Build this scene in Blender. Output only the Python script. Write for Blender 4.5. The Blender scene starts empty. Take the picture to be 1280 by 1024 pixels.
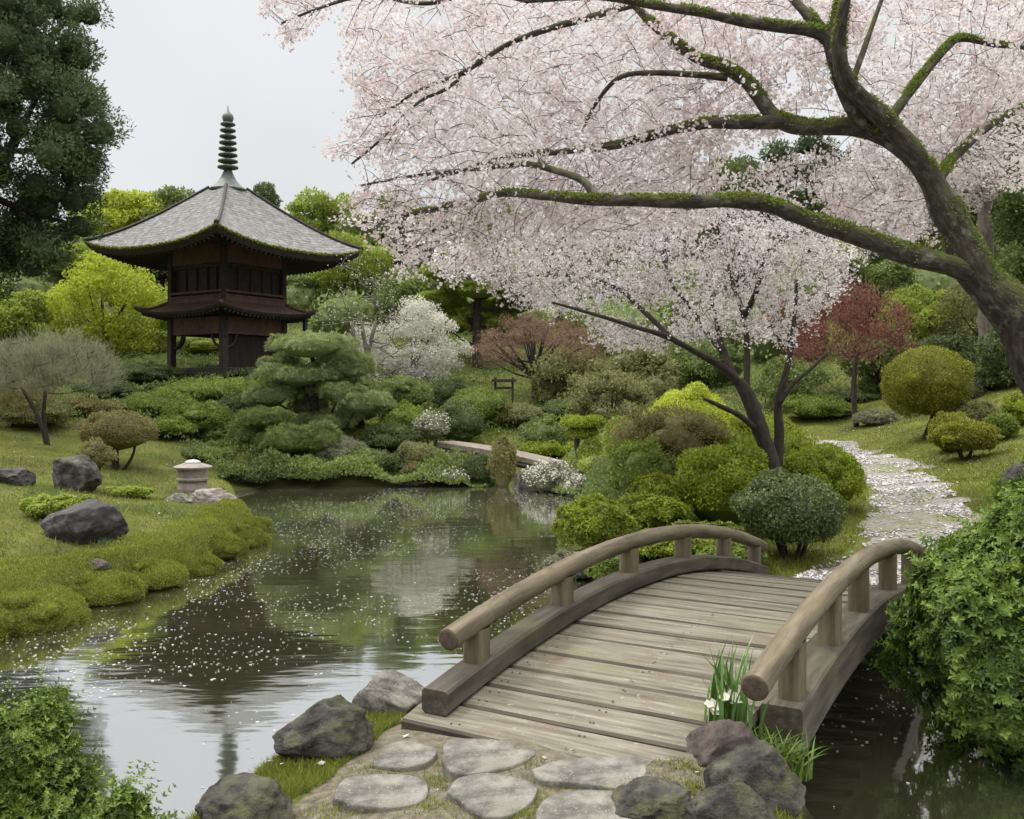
import bpy, math
import numpy as np
from mathutils import Vector, noise as mnoise

S = bpy.context.scene
# ------------------------------------------------------------------ camera
CAMZ, F, HY, CX = 2.2, 1200.0, 490.0, 640.0
cam = bpy.data.cameras.new('camera')
cam_o = bpy.data.objects.new('camera', cam)
S.collection.objects.link(cam_o)
cam_o.location = (0, 0, CAMZ)
cam_o.rotation_euler = (math.radians(90), 0, 0)
cam.sensor_width = 36.0
cam.lens = 36.0 * F / 1280.0
cam.shift_y = -22.0 / 1280.0
cam.clip_end = 600
cam.clip_start = 0.05
S.camera = cam_o
# ------------------------------------------------------------------ sky and sun (overcast)
SUN_EL, SUN_AZ = 58.0, -70.0       # azimuth from +Y, negative = left
w = bpy.data.worlds.new('World')
S.world = w
w.use_nodes = True
nt = w.node_tree
nt.nodes.clear()
wo = nt.nodes.new('ShaderNodeOutputWorld')
sky = nt.nodes.new('ShaderNodeTexSky')
sky.sky_type = 'NISHITA'
sky.sun_disc = False
sky.sun_elevation = math.radians(SUN_EL)
sky.sun_rotation = math.radians(SUN_AZ)
bg1 = nt.nodes.new('ShaderNodeBackground')
bg1.inputs[1].default_value = 0.06
nt.links.new(sky.outputs[0], bg1.inputs[0])
tc = nt.nodes.new('ShaderNodeTexCoord')
sep = nt.nodes.new('ShaderNodeSeparateXYZ')
nt.links.new(tc.outputs['Generated'], sep.inputs[0])
rmp = nt.nodes.new('ShaderNodeValToRGB')
rmp.color_ramp.elements[0].position = 0.0
rmp.color_ramp.elements[0].color = (0.64, 0.645, 0.65, 1)
rmp.color_ramp.elements[1].position = 1.0
rmp.color_ramp.elements[1].color = (4.8, 4.8, 4.7, 1)
e = rmp.color_ramp.elements.new(0.40)
e.color = (0.665, 0.675, 0.685, 1)
nt.links.new(sep.outputs[2], rmp.inputs[0])
cn = nt.nodes.new('ShaderNodeTexNoise')
cn.inputs['Scale'].default_value = 2.2
cn.inputs['Detail'].default_value = 4
nt.links.new(tc.outputs['Generated'], cn.inputs['Vector'])
cm = nt.nodes.new('ShaderNodeMapRange')
cm.inputs[1].default_value = 0.3
cm.inputs[2].default_value = 0.7
cm.inputs[3].default_value = 0.86
cm.inputs[4].default_value = 1.07
nt.links.new(cn.outputs[0], cm.inputs[0])
vm = nt.nodes.new('ShaderNodeVectorMath')
vm.operation = 'SCALE'
nt.links.new(rmp.outputs[0], vm.inputs[0])
nt.links.new(cm.outputs[0], vm.inputs['Scale'])
bg2 = nt.nodes.new('ShaderNodeBackground')
nt.links.new(vm.outputs[0], bg2.inputs[0])
bg2.inputs[1].default_value = 1.0
mx = nt.nodes.new('ShaderNodeMixShader')
mx.inputs[0].default_value = 0.92
nt.links.new(bg1.outputs[0], mx.inputs[1])
nt.links.new(bg2.outputs[0], mx.inputs[2])
nt.links.new(mx.outputs[0], wo.inputs[0])
sl = bpy.data.lights.new('sun', 'SUN')
sl.energy = 2.0
sl.angle = math.radians(12)
sl.color = (1.0, 0.96, 0.9)
so = bpy.data.objects.new('sun', sl)
S.collection.objects.link(so)
az, el = math.radians(SUN_AZ), math.radians(SUN_EL)
sd_ = Vector((math.sin(az) * math.cos(el), math.cos(az) * math.cos(el), math.sin(el)))
so.rotation_euler = sd_.to_track_quat('Z', 'Y').to_euler()
S.view_settings.view_transform = 'Standard'
S.view_settings.look = 'None'
S.view_settings.exposure = 0.4
S.view_settings.gamma = 1.0
S.cycles.max_bounces = 6
S.cycles.diffuse_bounces = 3
S.cycles.transmission_bounces = 3
S.cycles.glossy_bounces = 3
S.cycles.use_denoising = True
RNG = np.random.default_rng(7)

# ------------------------------------------------------------------ helpers
def V3(px, py, d):
    return np.array([(px - CX) / F * d, d, CAMZ - (py - HY) / F * d])

def nrm(a):
    return a / np.maximum(np.linalg.norm(a, axis=-1, keepdims=True), 1e-9)

def hash3(i, j, k):
    n = (i * 374761393 + j * 668265263 + k * 2147483647 * 3 + 12345) & 0x7fffffff
    n = ((n ^ (n >> 13)) * 1274126177) & 0x7fffffff
    return ((n ^ (n >> 16)) & 0xffff) / 65535.0

def vnoise(p):
    p = np.asarray(p, float)
    f = np.floor(p).astype(np.int64)
    t = p - f
    t = t * t * (3 - 2 * t)
    r = 0
    for a in (0, 1):
        for b in (0, 1):
            for c in (0, 1):
                wgt = (t[..., 0] if a else 1 - t[..., 0]) * (t[..., 1] if b else 1 - t[..., 1]) * (t[..., 2] if c else 1 - t[..., 2])
                r = r + wgt * hash3(f[..., 0] + a, f[..., 1] + b, f[..., 2] + c)
    return r

def fbm(p, o=3):
    r, a, s = 0, 0.5, 0
    p = np.asarray(p, float)
    for i in range(o):
        r = r + a * vnoise(p + 17.3 * i)
        s += a
        a *= 0.5
        p = p * 2.03
    return r / s

def sstep(a, b, x):
    t = np.clip((x - a) / (b - a), 0, 1)
    return t * t * (3 - 2 * t)

class MB:
    """collects vertices and faces; build() links them as ONE mesh object"""
    def __init__(self):
        self.v, self.f, self.m, self.t, self.g, self.n = [], [], [], [], [], 0
    def add(self, v, f, mat=0, tint=None, gr=None):
        v = np.asarray(v, float).reshape(-1, 3)
        for ff in (f if isinstance(f, list) else [f]):
            ff = np.asarray(ff, np.int64)
            if len(ff) == 0:
                continue
            self.f.append(ff + self.n)
            self.m.append(np.full(len(ff), mat))
            if tint is None:
                self.t.append(np.full(len(ff), 0.5))
            elif np.isscalar(tint):
                self.t.append(np.full(len(ff), tint))
            else:
                self.t.append(np.asarray(tint)[:len(ff)])
        self.v.append(v)
        self.g.append(v if gr is None else np.asarray(gr, float).reshape(-1, 3))
        self.n += len(v)
        return self
    def build(self, name, mats, parent=None, loc=None, smooth=False):
        me = bpy.data.meshes.new(name)
        v = np.concatenate(self.v)
        g = np.concatenate(self.g)
        if loc is None:
            loc = np.zeros(3)
        loc = np.asarray(loc, float)
        me.vertices.add(len(v))
        me.vertices.foreach_set('co', (v - loc).astype(np.float32).ravel())
        li = np.concatenate([f.ravel() for f in self.f])
        tot = np.concatenate([np.full(len(f), f.shape[1]) for f in self.f])
        st = np.concatenate([[0], np.cumsum(tot)[:-1]])
        me.loops.add(len(li))
        me.loops.foreach_set('vertex_index', li.astype(np.int32))
        me.polygons.add(len(tot))
        me.polygons.foreach_set('loop_start', st.astype(np.int32))
        me.polygons.foreach_set('material_index', np.concatenate(self.m).astype(np.int32))
        me.polygons.foreach_set('use_smooth', np.full(len(tot), bool(smooth)))
        a = me.attributes.new('tint', 'FLOAT', 'FACE')
        a.data.foreach_set('value', np.concatenate(self.t).astype(np.float32))
        a = me.attributes.new('gr', 'FLOAT_VECTOR', 'POINT')
        a.data.foreach_set('vector', g.astype(np.float32).ravel())
        for m in (mats if isinstance(mats, (list, tuple)) else [mats]):
            me.materials.append(m)
        me.update(calc_edges=True)
        o = bpy.data.objects.new(name, me)
        S.collection.objects.link(o)
        if parent is not None:
            o.parent = parent
            o.location = Vector(loc) - parent.location
        else:
            o.location = loc
        return o

def tag(o, label, cat, group=None):
    o['label'] = label
    o['category'] = cat
    if group:
        o['group'] = group
    return o

def thing(name, label, cat, loc, group=None):
    o = bpy.data.objects.new(name, None)
    o.empty_display_size = 0.2
    S.collection.objects.link(o)
    o.location = loc
    return tag(o, label, cat, group)

def structure(o, kind='structure'):
    o['kind'] = kind
    return o

def tube(mb, pts, rad, sides=8, mat=0, cap=True, tint=None, goff=0.0):
    pts = np.asarray(pts, float)
    n = len(pts)
    rad = np.broadcast_to(np.asarray(rad, float), (n,))
    tg = nrm(np.gradient(pts, axis=0))
    ref = np.array([0, 0, 1.0]) if abs(tg[0][2]) < 0.9 else np.array([1.0, 0, 0])
    u = nrm(np.cross(tg[0], ref))
    a = np.linspace(0, 2 * math.pi, sides, endpoint=False)
    vs, gs = [], []
    L = np.concatenate([[0], np.cumsum(np.linalg.norm(np.diff(pts, axis=0), axis=1))])
    for i in range(n):
        u = nrm(u - tg[i] * np.dot(u, tg[i]))
        b = np.cross(tg[i], u)
        vs.append(pts[i] + rad[i] * (np.cos(a)[:, None] * u + np.sin(a)[:, None] * b))
        gs.append(np.stack([np.full(sides, L[i] + goff), rad[i] * np.cos(a), rad[i] * np.sin(a)], 1))
    v = np.concatenate(vs)
    i0 = np.arange(sides)
    q = np.concatenate([np.stack([k * sides + i0, k * sides + (i0 + 1) % sides, (k + 1) * sides + (i0 + 1) % sides, (k + 1) * sides + i0], 1) for k in range(n - 1)])
    fs = [q]
    if cap:
        fs.append(np.array([list(range(sides))[::-1]]))
        fs.append(np.array([list(range((n - 1) * sides, n * sides))]))
    mb.add(v, fs, mat, tint, np.concatenate(gs))

def spline(pts, n):
    """Catmull-Rom through pts (any width)"""
    p = np.asarray(pts, float)
    p = np.vstack([2 * p[0] - p[1], p, 2 * p[-1] - p[-2]])
    out = []
    m = len(p) - 3
    for t in np.linspace(0, m - 1e-6, n):
        i = int(t)
        f = t - i
        a, b, c, d = p[i:i + 4]
        out.append(0.5 * (2 * b + (c - a) * f + (2 * a - 5 * b + 4 * c - d) * f ** 2 + (3 * b - a - 3 * c + d) * f ** 3))
    return np.array(out)

def box(mb, c, s, rz=0.0, mat=0, bev=0.0, tint=None):
    """box centred at c with size s; a small chamfer when bev"""
    c, s = np.asarray(c, float), np.asarray(s, float) / 2
    if bev > 0:
        v = []
        for zz, ins in ((-s[2], bev), (-s[2] + bev, 0), (s[2] - bev, 0), (s[2], bev)):
            x, y = s[0] - ins, s[1] - ins
            b = bev
            v += [(-x + b, -y, zz), (x - b, -y, zz), (x, -y + b, zz), (x, y - b, zz), (x - b, y, zz), (-x + b, y, zz), (-x, y - b, zz), (-x, -y + b, zz)]
        v = np.array(v)
        i = np.arange(8)
        q = np.concatenate([np.stack([k * 8 + i, k * 8 + (i + 1) % 8, (k + 1) * 8 + (i + 1) % 8, (k + 1) * 8 + i], 1) for k in range(3)])
        f = [q, np.array([list(range(7, -1, -1))]), np.array([list(range(24, 32))])]
    else:
        v = np.array([(x, y, z) for z in (-s[2], s[2]) for x, y in ((-s[0], -s[1]), (s[0], -s[1]), (s[0], s[1]), (-s[0], s[1]))])
        f = np.array([[3, 2, 1, 0], [4, 5, 6, 7], [0, 1, 5, 4], [1, 2, 6, 5], [2, 3, 7, 6], [3, 0, 4, 7]])
    R = np.array([[math.cos(rz), -math.sin(rz), 0], [math.sin(rz), math.cos(rz), 0], [0, 0, 1]])
    mb.add(v @ R.T + c, f, mat, tint)

def lathe(mb, c, prof, sides=24, mat=0):
    a = np.linspace(0, 2 * math.pi, sides, endpoint=False)
    v = np.concatenate([np.stack([r * np.cos(a), r * np.sin(a), np.full(sides, z)], 1) for r, z in prof]) + np.asarray(c)
    i = np.arange(sides)
    q = np.concatenate([np.stack([k * sides + i, k * sides + (i + 1) % sides, (k + 1) * sides + (i + 1) % sides, (k + 1) * sides + i], 1) for k in range(len(prof) - 1)])
    n = len(prof)
    mb.add(v, [q, np.array([list(range(sides))[::-1]]), np.array([list(range((n - 1) * sides, n * sides))])], mat)

# ------------------------------------------------------------------ materials
def mat_new(name):
    m = bpy.data.materials.new(name)
    m.use_nodes = True
    n = m.node_tree
    n.nodes.clear()
    out = n.nodes.new('ShaderNodeOutputMaterial')
    return m, n, out

def ramp_node(n, cols, src=None):
    r = n.nodes.new('ShaderNodeValToRGB')
    els = r.color_ramp.elements
    while len(els) < len(cols):
        els.new(0.5)
    for i, (p, c) in enumerate(cols):
        els[i].position = p
        els[i].color = (*c, 1)
    if src is not None:
        n.links.new(src, r.inputs[0])
    return r

def noise_node(n, scale, detail=4, vec=None, rough=0.55):
    t = n.nodes.new('ShaderNodeTexNoise')
    t.inputs['Scale'].default_value = scale
    t.inputs['Detail'].default_value = detail
    t.inputs['Roughness'].default_value = rough
    if vec is not None:
        n.links.new(vec, t.inputs['Vector'])
    return t

def attr_node(n, name):
    a = n.nodes.new('ShaderNodeAttribute')
    a.attribute_name = name
    return a

def foliage(name, c0, c1, c2, trans=0.35, gloss=0.05):
    """leaf material: a colour for each leaf from its own random tint"""
    m, n, out = mat_new(name)
    a = attr_node(n, 'tint')
    r = ramp_node(n, [(0.0, c0), (0.5, c1), (1.0, c2)], a.outputs['Fac'])
    d = n.nodes.new('ShaderNodeBsdfDiffuse')
    t = n.nodes.new('ShaderNodeBsdfTranslucent')
    n.links.new(r.outputs[0], d.inputs[0])
    n.links.new(r.outputs[0], t.inputs[0])
    x = n.nodes.new('ShaderNodeMixShader')
    x.inputs[0].default_value = trans
    n.links.new(d.outputs[0], x.inputs[1])
    n.links.new(t.outputs[0], x.inputs[2])
    sh = x
    if gloss > 0:
        g = n.nodes.new('ShaderNodeBsdfGlossy')
        g.inputs['Roughness'].default_value = 0.45
        y = n.nodes.new('ShaderNodeMixShader')
        y.inputs[0].default_value = gloss
        n.links.new(x.outputs[0], y.inputs[1])
        n.links.new(g.outputs[0], y.inputs[2])
        sh = y
    n.links.new(sh.outputs[0], out.inputs[0])
    return m

def hx(r, g, b, k=1.0):
    """sRGB 0-255 to linear"""
    f = lambda c: (c / 255 / 12.92 if c / 255 <= 0.04045 else ((c / 255 + 0.055) / 1.055) ** 2.4) * k
    return (f(r), f(g), f(b))

def principled(name, cols, scale, rough=0.8, bump=0.2, bscale=None, attr=None, stretch=None, detail=5, spec=0.3, extra=None, bdist=0.01):
    m, n, out = mat_new(name)
    p = n.nodes.new('ShaderNodeBsdfPrincipled')
    p.inputs['Roughness'].default_value = rough
    p.inputs['Specular IOR Level'].default_value = spec
    if attr:
        vec = attr_node(n, attr).outputs['Vector']
    else:
        vec = n.nodes.new('ShaderNodeTexCoord').outputs['Object']
    mp = n.nodes.new('ShaderNodeMapping')
    mp.inputs['Scale'].default_value = stretch or (1, 1, 1)
    n.links.new(vec, mp.inputs[0])
    t = noise_node(n, scale, detail, mp.outputs[0], 0.6)
    r = ramp_node(n, cols, t.outputs[0])
    col = r.outputs[0]
    if extra:
        col = extra(n, vec, col)
    n.links.new(col, p.inputs['Base Color'])
    t2 = noise_node(n, bscale or scale * 3, 6, mp.outputs[0], 0.65)
    b = n.nodes.new('ShaderNodeBump')
    b.inputs['Strength'].default_value = bump
    b.inputs['Distance'].default_value = bdist
    n.links.new(t2.outputs[0], b.inputs['Height'])
    n.links.new(b.outputs[0], p.inputs['Normal'])
    n.links.new(p.outputs[0], out.inputs[0])
    return m

def mixcol(n, fac, a, b):
    x = n.nodes.new('ShaderNodeMix')
    x.data_type = 'RGBA'
    n.links.new(fac, x.inputs['Factor'])
    for s, v in ((x.inputs[6], a), (x.inputs[7], b)):
        if isinstance(v, tuple):
            s.default_value = (*v, 1)
        else:
            n.links.new(v, s)
    return x.outputs[2]

def patches(scale, lo, hi, colour, up=False, lo_n=0.4, hi_n=0.8):
    """patches of another colour by noise (moss, lichen); with up: only on faces that look up"""
    def ex(n, vec, col):
        t = noise_node(n, scale, 5, vec, 0.65)
        mr = n.nodes.new('ShaderNodeMapRange')
        mr.inputs[1].default_value, mr.inputs[2].default_value = lo, hi
        n.links.new(t.outputs[0], mr.inputs[0])
        f = mr.outputs[0]
        if up:
            g = n.nodes.new('ShaderNodeNewGeometry')
            sp = n.nodes.new('ShaderNodeSeparateXYZ')
            n.links.new(g.outputs['Normal'], sp.inputs[0])
            m2 = n.nodes.new('ShaderNodeMapRange')
            m2.inputs[1].default_value, m2.inputs[2].default_value = lo_n, hi_n
            n.links.new(sp.outputs[2], m2.inputs[0])
            mu = n.nodes.new('ShaderNodeMath')
            mu.operation = 'MULTIPLY'
            n.links.new(f, mu.inputs[0])
            n.links.new(m2.outputs[0], mu.inputs[1])
            f = mu.outputs[0]
        return mixcol(n, f, col, colour)
    return ex

def courses(freq, dark):
    """shadowless joints between shingle courses along gr.y, staggered by noise"""
    def ex(n, vec, col):
        sp = n.nodes.new('ShaderNodeSeparateXYZ')
        n.links.new(vec, sp.inputs[0])
        t = noise_node(n, 6, 3, vec)
        a = n.nodes.new('ShaderNodeMath')
        a.operation = 'MULTIPLY_ADD'
        a.inputs[1].default_value = freq
        n.links.new(sp.outputs[1], a.inputs[0])
        n.links.new(t.outputs[0], a.inputs[2])
        b = n.nodes.new('ShaderNodeMath')
        b.operation = 'FRACT'
        n.links.new(a.outputs[0], b.inputs[0])
        mr = n.nodes.new('ShaderNodeMapRange')
        mr.inputs[1].default_value, mr.inputs[2].default_value = 0.72, 0.86
        mr.inputs[4].default_value = 0.75
        n.links.new(b.outputs[0], mr.inputs[0])
        return mixcol(n, mr.outputs[0], col, dark)
    return ex

def chain(*ex):
    def f(n, vec, col):
        for e_ in ex:
            col = e_(n, vec, col)
        return col
    return f

MOSS = (0.085, 0.105, 0.018)
M = {}
M['deck'] = principled('deck_wood', [(0.28, (0.046, 0.040, 0.029)), (0.5, (0.124, 0.110, 0.081)), (0.72, (0.205, 0.186, 0.145))], 3.0, 0.8, 0.9, 9, 'gr', (0.7, 9, 9), 8,
                       extra=chain(patches(0.9, 0.52, 0.75, (0.115, 0.115, 0.055)), patches(2.6, 0.56, 0.7, (0.105, 0.075, 0.052)), patches(30, 0.62, 0.75, (0.28, 0.25, 0.2))), bdist=0.006)
M['rail'] = principled('rail_wood', [(0.28, (0.038, 0.029, 0.017)), (0.5, (0.100, 0.080, 0.049)), (0.75, (0.165, 0.137, 0.092))], 2.5, 0.7, 0.8, 8, 'gr', (0.8, 8, 8), 8,
                       extra=chain(patches(1.3, 0.52, 0.75, (0.14, 0.105, 0.055)), patches(5, 0.6, 0.75, (0.07, 0.05, 0.035))), bdist=0.006)
M['railend'] = principled('rail_end_wood', [(0.3, (0.05, 0.034, 0.024)), (0.7, (0.11, 0.078, 0.055))], 30, 0.85, 0.5)
M['girder'] = principled('girder_wood', [(0.28, (0.020, 0.017, 0.013)), (0.5, (0.052, 0.043, 0.031)), (0.75, (0.105, 0.088, 0.064))], 2.5, 0.8, 0.4, 9, 'gr', (0.8, 6, 6), 6,
                         extra=patches(2.0, 0.55, 0.75, (0.075, 0.075, 0.035)), bdist=0.006)
M['rock'] = principled('granite', [(0.34, (0.013, 0.0115, 0.010)), (0.5, (0.046, 0.041, 0.035)), (0.66, (0.125, 0.114, 0.100))], 7.0, 0.85, 1.0, 22, detail=12, bdist=0.03,
                       extra=chain(patches(60, 0.63, 0.75, (0.15, 0.145, 0.135)), patches(3.5, 0.45, 0.62, (0.055, 0.062, 0.018), True, 0.0, 0.6)))
M['rockbrown'] = principled('brown_granite', [(0.32, (0.026, 0.019, 0.016)), (0.5, (0.062, 0.047, 0.040)), (0.68, (0.115, 0.092, 0.080))], 5.0, 0.85, 0.9, 14, detail=9, bdist=0.03,
                            extra=patches(60, 0.63, 0.75, (0.15, 0.125, 0.11)))
M['rockdark'] = principled('dark_boulder', [(0.25, (0.018, 0.016, 0.016)), (0.5, (0.042, 0.038, 0.038)), (0.8, (0.10, 0.092, 0.09))], 4.0, 0.8, 0.9, 12, detail=9, bdist=0.04,
                           extra=patches(50, 0.64, 0.76, (0.10, 0.095, 0.095)))
M['slab'] = principled('stepping_granite', [(0.32, (0.050, 0.047, 0.040)), (0.5, (0.115, 0.107, 0.091)), (0.68, (0.20, 0.189, 0.163))], 9.0, 0.9, 0.9, 55, detail=10, bdist=0.012,
                       extra=chain(patches(90, 0.60, 0.7, (0.34, 0.325, 0.30)), patches(2.2, 0.55, 0.7, (0.15, 0.14, 0.11))))
M['gravel'] = principled('gravel', [(0.3, (0.05, 0.041, 0.027)), (0.5, (0.105, 0.089, 0.061)), (0.72, (0.175, 0.152, 0.113))], 22, 0.95, 1.0, 60, detail=10, bdist=0.015,
                         extra=chain(patches(1.4, 0.5, 0.75, (0.125, 0.105, 0.066)), patches(2.2, 0.62, 0.72, MOSS), patches(110, 0.62, 0.7, (0.36, 0.32, 0.26))))
M['petalpath'] = principled('petal_path', [(0.3, (0.075, 0.068, 0.052)), (0.5, (0.15, 0.138, 0.115)), (0.7, (0.27, 0.255, 0.235))], 14, 0.95, 0.6, 40, detail=9, stretch=(1, 2.2, 1),
                            extra=patches(1.1, 0.56, 0.68, (0.10, 0.115, 0.03)))
M['bark'] = principled('mossy_bark', [(0.3, (0.016, 0.013, 0.010)), (0.5, (0.046, 0.037, 0.028)), (0.72, (0.115, 0.096, 0.076))], 9, 0.9, 1.0, 16, 'gr', (1.0, 3, 3), 9, bdist=0.045,
                       extra=chain(patches(7, 0.55, 0.66, (0.15, 0.15, 0.12)), patches(2.6, 0.40, 0.58, (0.075, 0.085, 0.016), True, -0.2, 0.5)))
M['barkdark'] = principled('dark_bark', [(0.3, (0.013, 0.010, 0.008)), (0.7, (0.045, 0.036, 0.028))], 8, 0.9, 0.8, 20, 'gr', (1, 3, 3), 6)
M['barkpale'] = principled('pale_bark', [(0.3, (0.10, 0.085, 0.07)), (0.7, (0.23, 0.20, 0.17))], 5, 0.9, 0.6, 20, 'gr', (1, 3, 3), 6)
M['barktan'] = principled('tan_bark', [(0.3, (0.06, 0.050, 0.042)), (0.7, (0.14, 0.12, 0.10))], 5, 0.9, 0.6, 20, 'gr', (1, 3, 3), 6)
M['twig'] = principled('twig_bark', [(0.3, (0.045, 0.035, 0.030)), (0.7, (0.11, 0.09, 0.078))], 10, 0.9, 0.4)
M['roof'] = principled('weathered_shingle', [(0.28, (0.075, 0.072, 0.068)), (0.5, (0.17, 0.167, 0.16)), (0.72, (0.30, 0.295, 0.285))], 2.2, 0.85, 0.8, 14, 'gr', (2.2, 1.6, 1), 8, bdist=0.06,
                       extra=chain(courses(5.5, (0.06, 0.057, 0.053)), patches(9, 0.56, 0.68, (0.10, 0.095, 0.085)), patches(1.2, 0.55, 0.75, (0.15, 0.155, 0.12))))
M['roofred'] = principled('red_brown_shingle', [(0.3, (0.04, 0.022, 0.017)), (0.55, (0.10, 0.050, 0.036)), (0.8, (0.17, 0.092, 0.064))], 3, 0.85, 0.8, 12, 'gr', (4, 1, 1), 7, bdist=0.04,
                          extra=patches(3, 0.56, 0.72, (0.07, 0.07, 0.035)))
M['darkwood'] = principled('dark_timber', [(0.3, (0.014, 0.011, 0.010)), (0.7, (0.036, 0.028, 0.024))], 6, 0.7, 0.3)
M['brownwood'] = principled('red_brown_timber', [(0.3, (0.062, 0.034, 0.025)), (0.7, (0.125, 0.066, 0.047))], 4, 0.75, 0.3)
M['darkbrown'] = principled('dark_brown_boards', [(0.3, (0.009, 0.006, 0.005)), (0.7, (0.024, 0.015, 0.011))], 3, 0.8, 0.3, stretch=(3, 3, .6))
M['bronze'] = principled('verdigris_bronze', [(0.3, (0.035, 0.042, 0.034)), (0.7, (0.095, 0.115, 0.09))], 9, 0.6, 0.3, spec=0.5)
M['lanternstone'] = principled('lantern_stone', [(0.3, (0.13, 0.105, 0.092)), (0.7, (0.24, 0.205, 0.185))], 9, 0.9, 0.5, 40, detail=8)
M['capstone'] = principled('pale_capstone', [(0.3, (0.32, 0.32, 0.32)), (0.7, (0.48, 0.48, 0.48))], 9, 0.8, 0.3)
M['plankbridge'] = principled('old_planks', [(0.3, (0.09, 0.072, 0.054)), (0.7, (0.19, 0.158, 0.125))], 9, 0.9, 0.5, 30)

def ground_material():
    m, n, out = mat_new('moss_and_grass')
    p = n.nodes.new('ShaderNodeBsdfPrincipled')
    p.inputs['Roughness'].default_value = 0.95
    p.inputs['Specular IOR Level'].default_value = 0.1
    vec = n.nodes.new('ShaderNodeTexCoord').outputs['Object']
    t = noise_node(n, 0.9, 6, vec, 0.7)
    r = ramp_node(n, [(0.3, (0.040, 0.046, 0.014)), (0.5, (0.075, 0.085, 0.020)), (0.68, (0.115, 0.12, 0.030))], t.outputs[0])
    t2 = noise_node(n, 2.3, 6, vec, 0.7)
    mr = n.nodes.new('ShaderNodeMapRange')
    mr.inputs[1].default_value, mr.inputs[2].default_value = 0.55, 0.75
    n.links.new(t2.outputs[0], mr.inputs[0])
    c = mixcol(n, mr.outputs[0], r.outputs[0], (0.085, 0.072, 0.032))
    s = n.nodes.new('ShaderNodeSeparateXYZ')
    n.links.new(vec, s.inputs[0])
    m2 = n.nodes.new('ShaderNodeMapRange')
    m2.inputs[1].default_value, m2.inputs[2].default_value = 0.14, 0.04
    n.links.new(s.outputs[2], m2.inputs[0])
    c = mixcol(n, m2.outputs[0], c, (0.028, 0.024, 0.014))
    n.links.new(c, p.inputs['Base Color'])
    b = n.nodes.new('ShaderNodeBump')
    b.inputs['Strength'].default_value = 0.8
    b.inputs['Distance'].default_value = 0.03
    t3 = noise_node(n, 26, 6, vec, 0.7)
    n.links.new(t3.outputs[0], b.inputs['Height'])
    n.links.new(b.outputs[0], p.inputs['Normal'])
    n.links.new(p.outputs[0], out.inputs[0])
    return m
M['ground'] = ground_material()

def water_material():
    m, n, out = mat_new('pond_water')
    vec = n.nodes.new('ShaderNodeTexCoord').outputs['Object']
    t1 = noise_node(n, 1.3, 3, vec)
    t2 = noise_node(n, 7.0, 3, vec)
    mp = n.nodes.new('ShaderNodeMapping')
    mp.inputs['Scale'].default_value = (0.6, 1.5, 1)
    n.links.new(vec, mp.inputs[0])
    n.links.new(mp.outputs[0], t2.inputs['Vector'])
    n.links.new(mp.outputs[0], t1.inputs['Vector'])
    b1 = n.nodes.new('ShaderNodeBump')
    b1.inputs['Strength'].default_value = 0.19
    b1.inputs['Distance'].default_value = 0.025
    n.links.new(t1.outputs[0], b1.inputs['Height'])
    b2 = n.nodes.new('ShaderNodeBump')
    b2.inputs['Strength'].default_value = 0.12
    b2.inputs['Distance'].default_value = 0.004
    n.links.new(t2.outputs[0], b2.inputs['Height'])
    n.links.new(b1.outputs[0], b2.inputs['Normal'])
    g = n.nodes.new('ShaderNodeBsdfGlossy')
    g.inputs['Roughness'].default_value = 0.05
    g.inputs['Color'].default_value = (0.96, 0.98, 1.0, 1)
    n.links.new(b2.outputs[0], g.inputs['Normal'])
    d = n.nodes.new('ShaderNodeBsdfDiffuse')
    d.inputs[0].default_value = (0.042, 0.043, 0.022, 1)
    fr = n.nodes.new('ShaderNodeLayerWeight')
    fr.inputs['Blend'].default_value = 0.5
    n.links.new(b2.outputs[0], fr.inputs['Normal'])
    mr = n.nodes.new('ShaderNodeMapRange')
    mr.inputs[1].default_value, mr.inputs[2].default_value = 0.1, 0.75
    mr.inputs[3].default_value, mr.inputs[4].default_value = 0.20, 0.76
    n.links.new(fr.outputs['Facing'], mr.inputs[0])
    x = n.nodes.new('ShaderNodeMixShader')
    n.links.new(mr.outputs[0], x.inputs[0])
    n.links.new(d.outputs[0], x.inputs[1])
    n.links.new(g.outputs[0], x.inputs[2])
    n.links.new(x.outputs[0], out.inputs[0])
    return m
M['water'] = water_material()

# leaf colours (linear)
G = {}
def fol(key, c, spread=0.5, trans=0.38, gloss=0.015, warm=0.0):
    lo = tuple(max(0.004, x * (1 - spread)) for x in c)
    hi = (c[0] * (1 + spread + warm), c[1] * (1 + spread), c[2] * (1 + spread * 0.6))
    G[key] = foliage('leaves_' + key, lo, c, hi, trans, gloss)
fol('dark', (0.074, 0.104, 0.046))
fol('deep', (0.099, 0.127, 0.045))
fol('mid', (0.144, 0.183, 0.054))
fol('olive', (0.185, 0.189, 0.074))
fol('lime', (0.310, 0.362, 0.035), 0.4, 0.4)
fol('lime_soft', (0.232, 0.282, 0.047), 0.4, 0.4)
fol('bright', (0.189, 0.234, 0.021), 0.45)
fol('azalea', (0.153, 0.201, 0.035), 0.5)
fol('brownish', (0.184, 0.166, 0.062), 0.4)
fol('gold', (0.180, 0.185, 0.023), 0.4)
fol('grey', (0.204, 0.208, 0.135), 0.35)
fol('boxwood', (0.092, 0.120, 0.040), 0.55, 0.25, 0.03)
fol('pine', (0.214, 0.249, 0.104), 0.45)
fol('glossy', (0.078, 0.138, 0.023), 0.6, 0.3, 0.02, 0.35)
fol('juniper', (0.086, 0.143, 0.026), 0.6, 0.3, 0.02, 0.35)
fol('rust', (0.180, 0.110, 0.076), 0.35)
fol('red', (0.185, 0.082, 0.066), 0.5)
fol('orange', (0.18, 0.085, 0.050), 0.4)
fol('grass', (0.152, 0.174, 0.029), 0.45, 0.3, 0.0)
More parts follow.
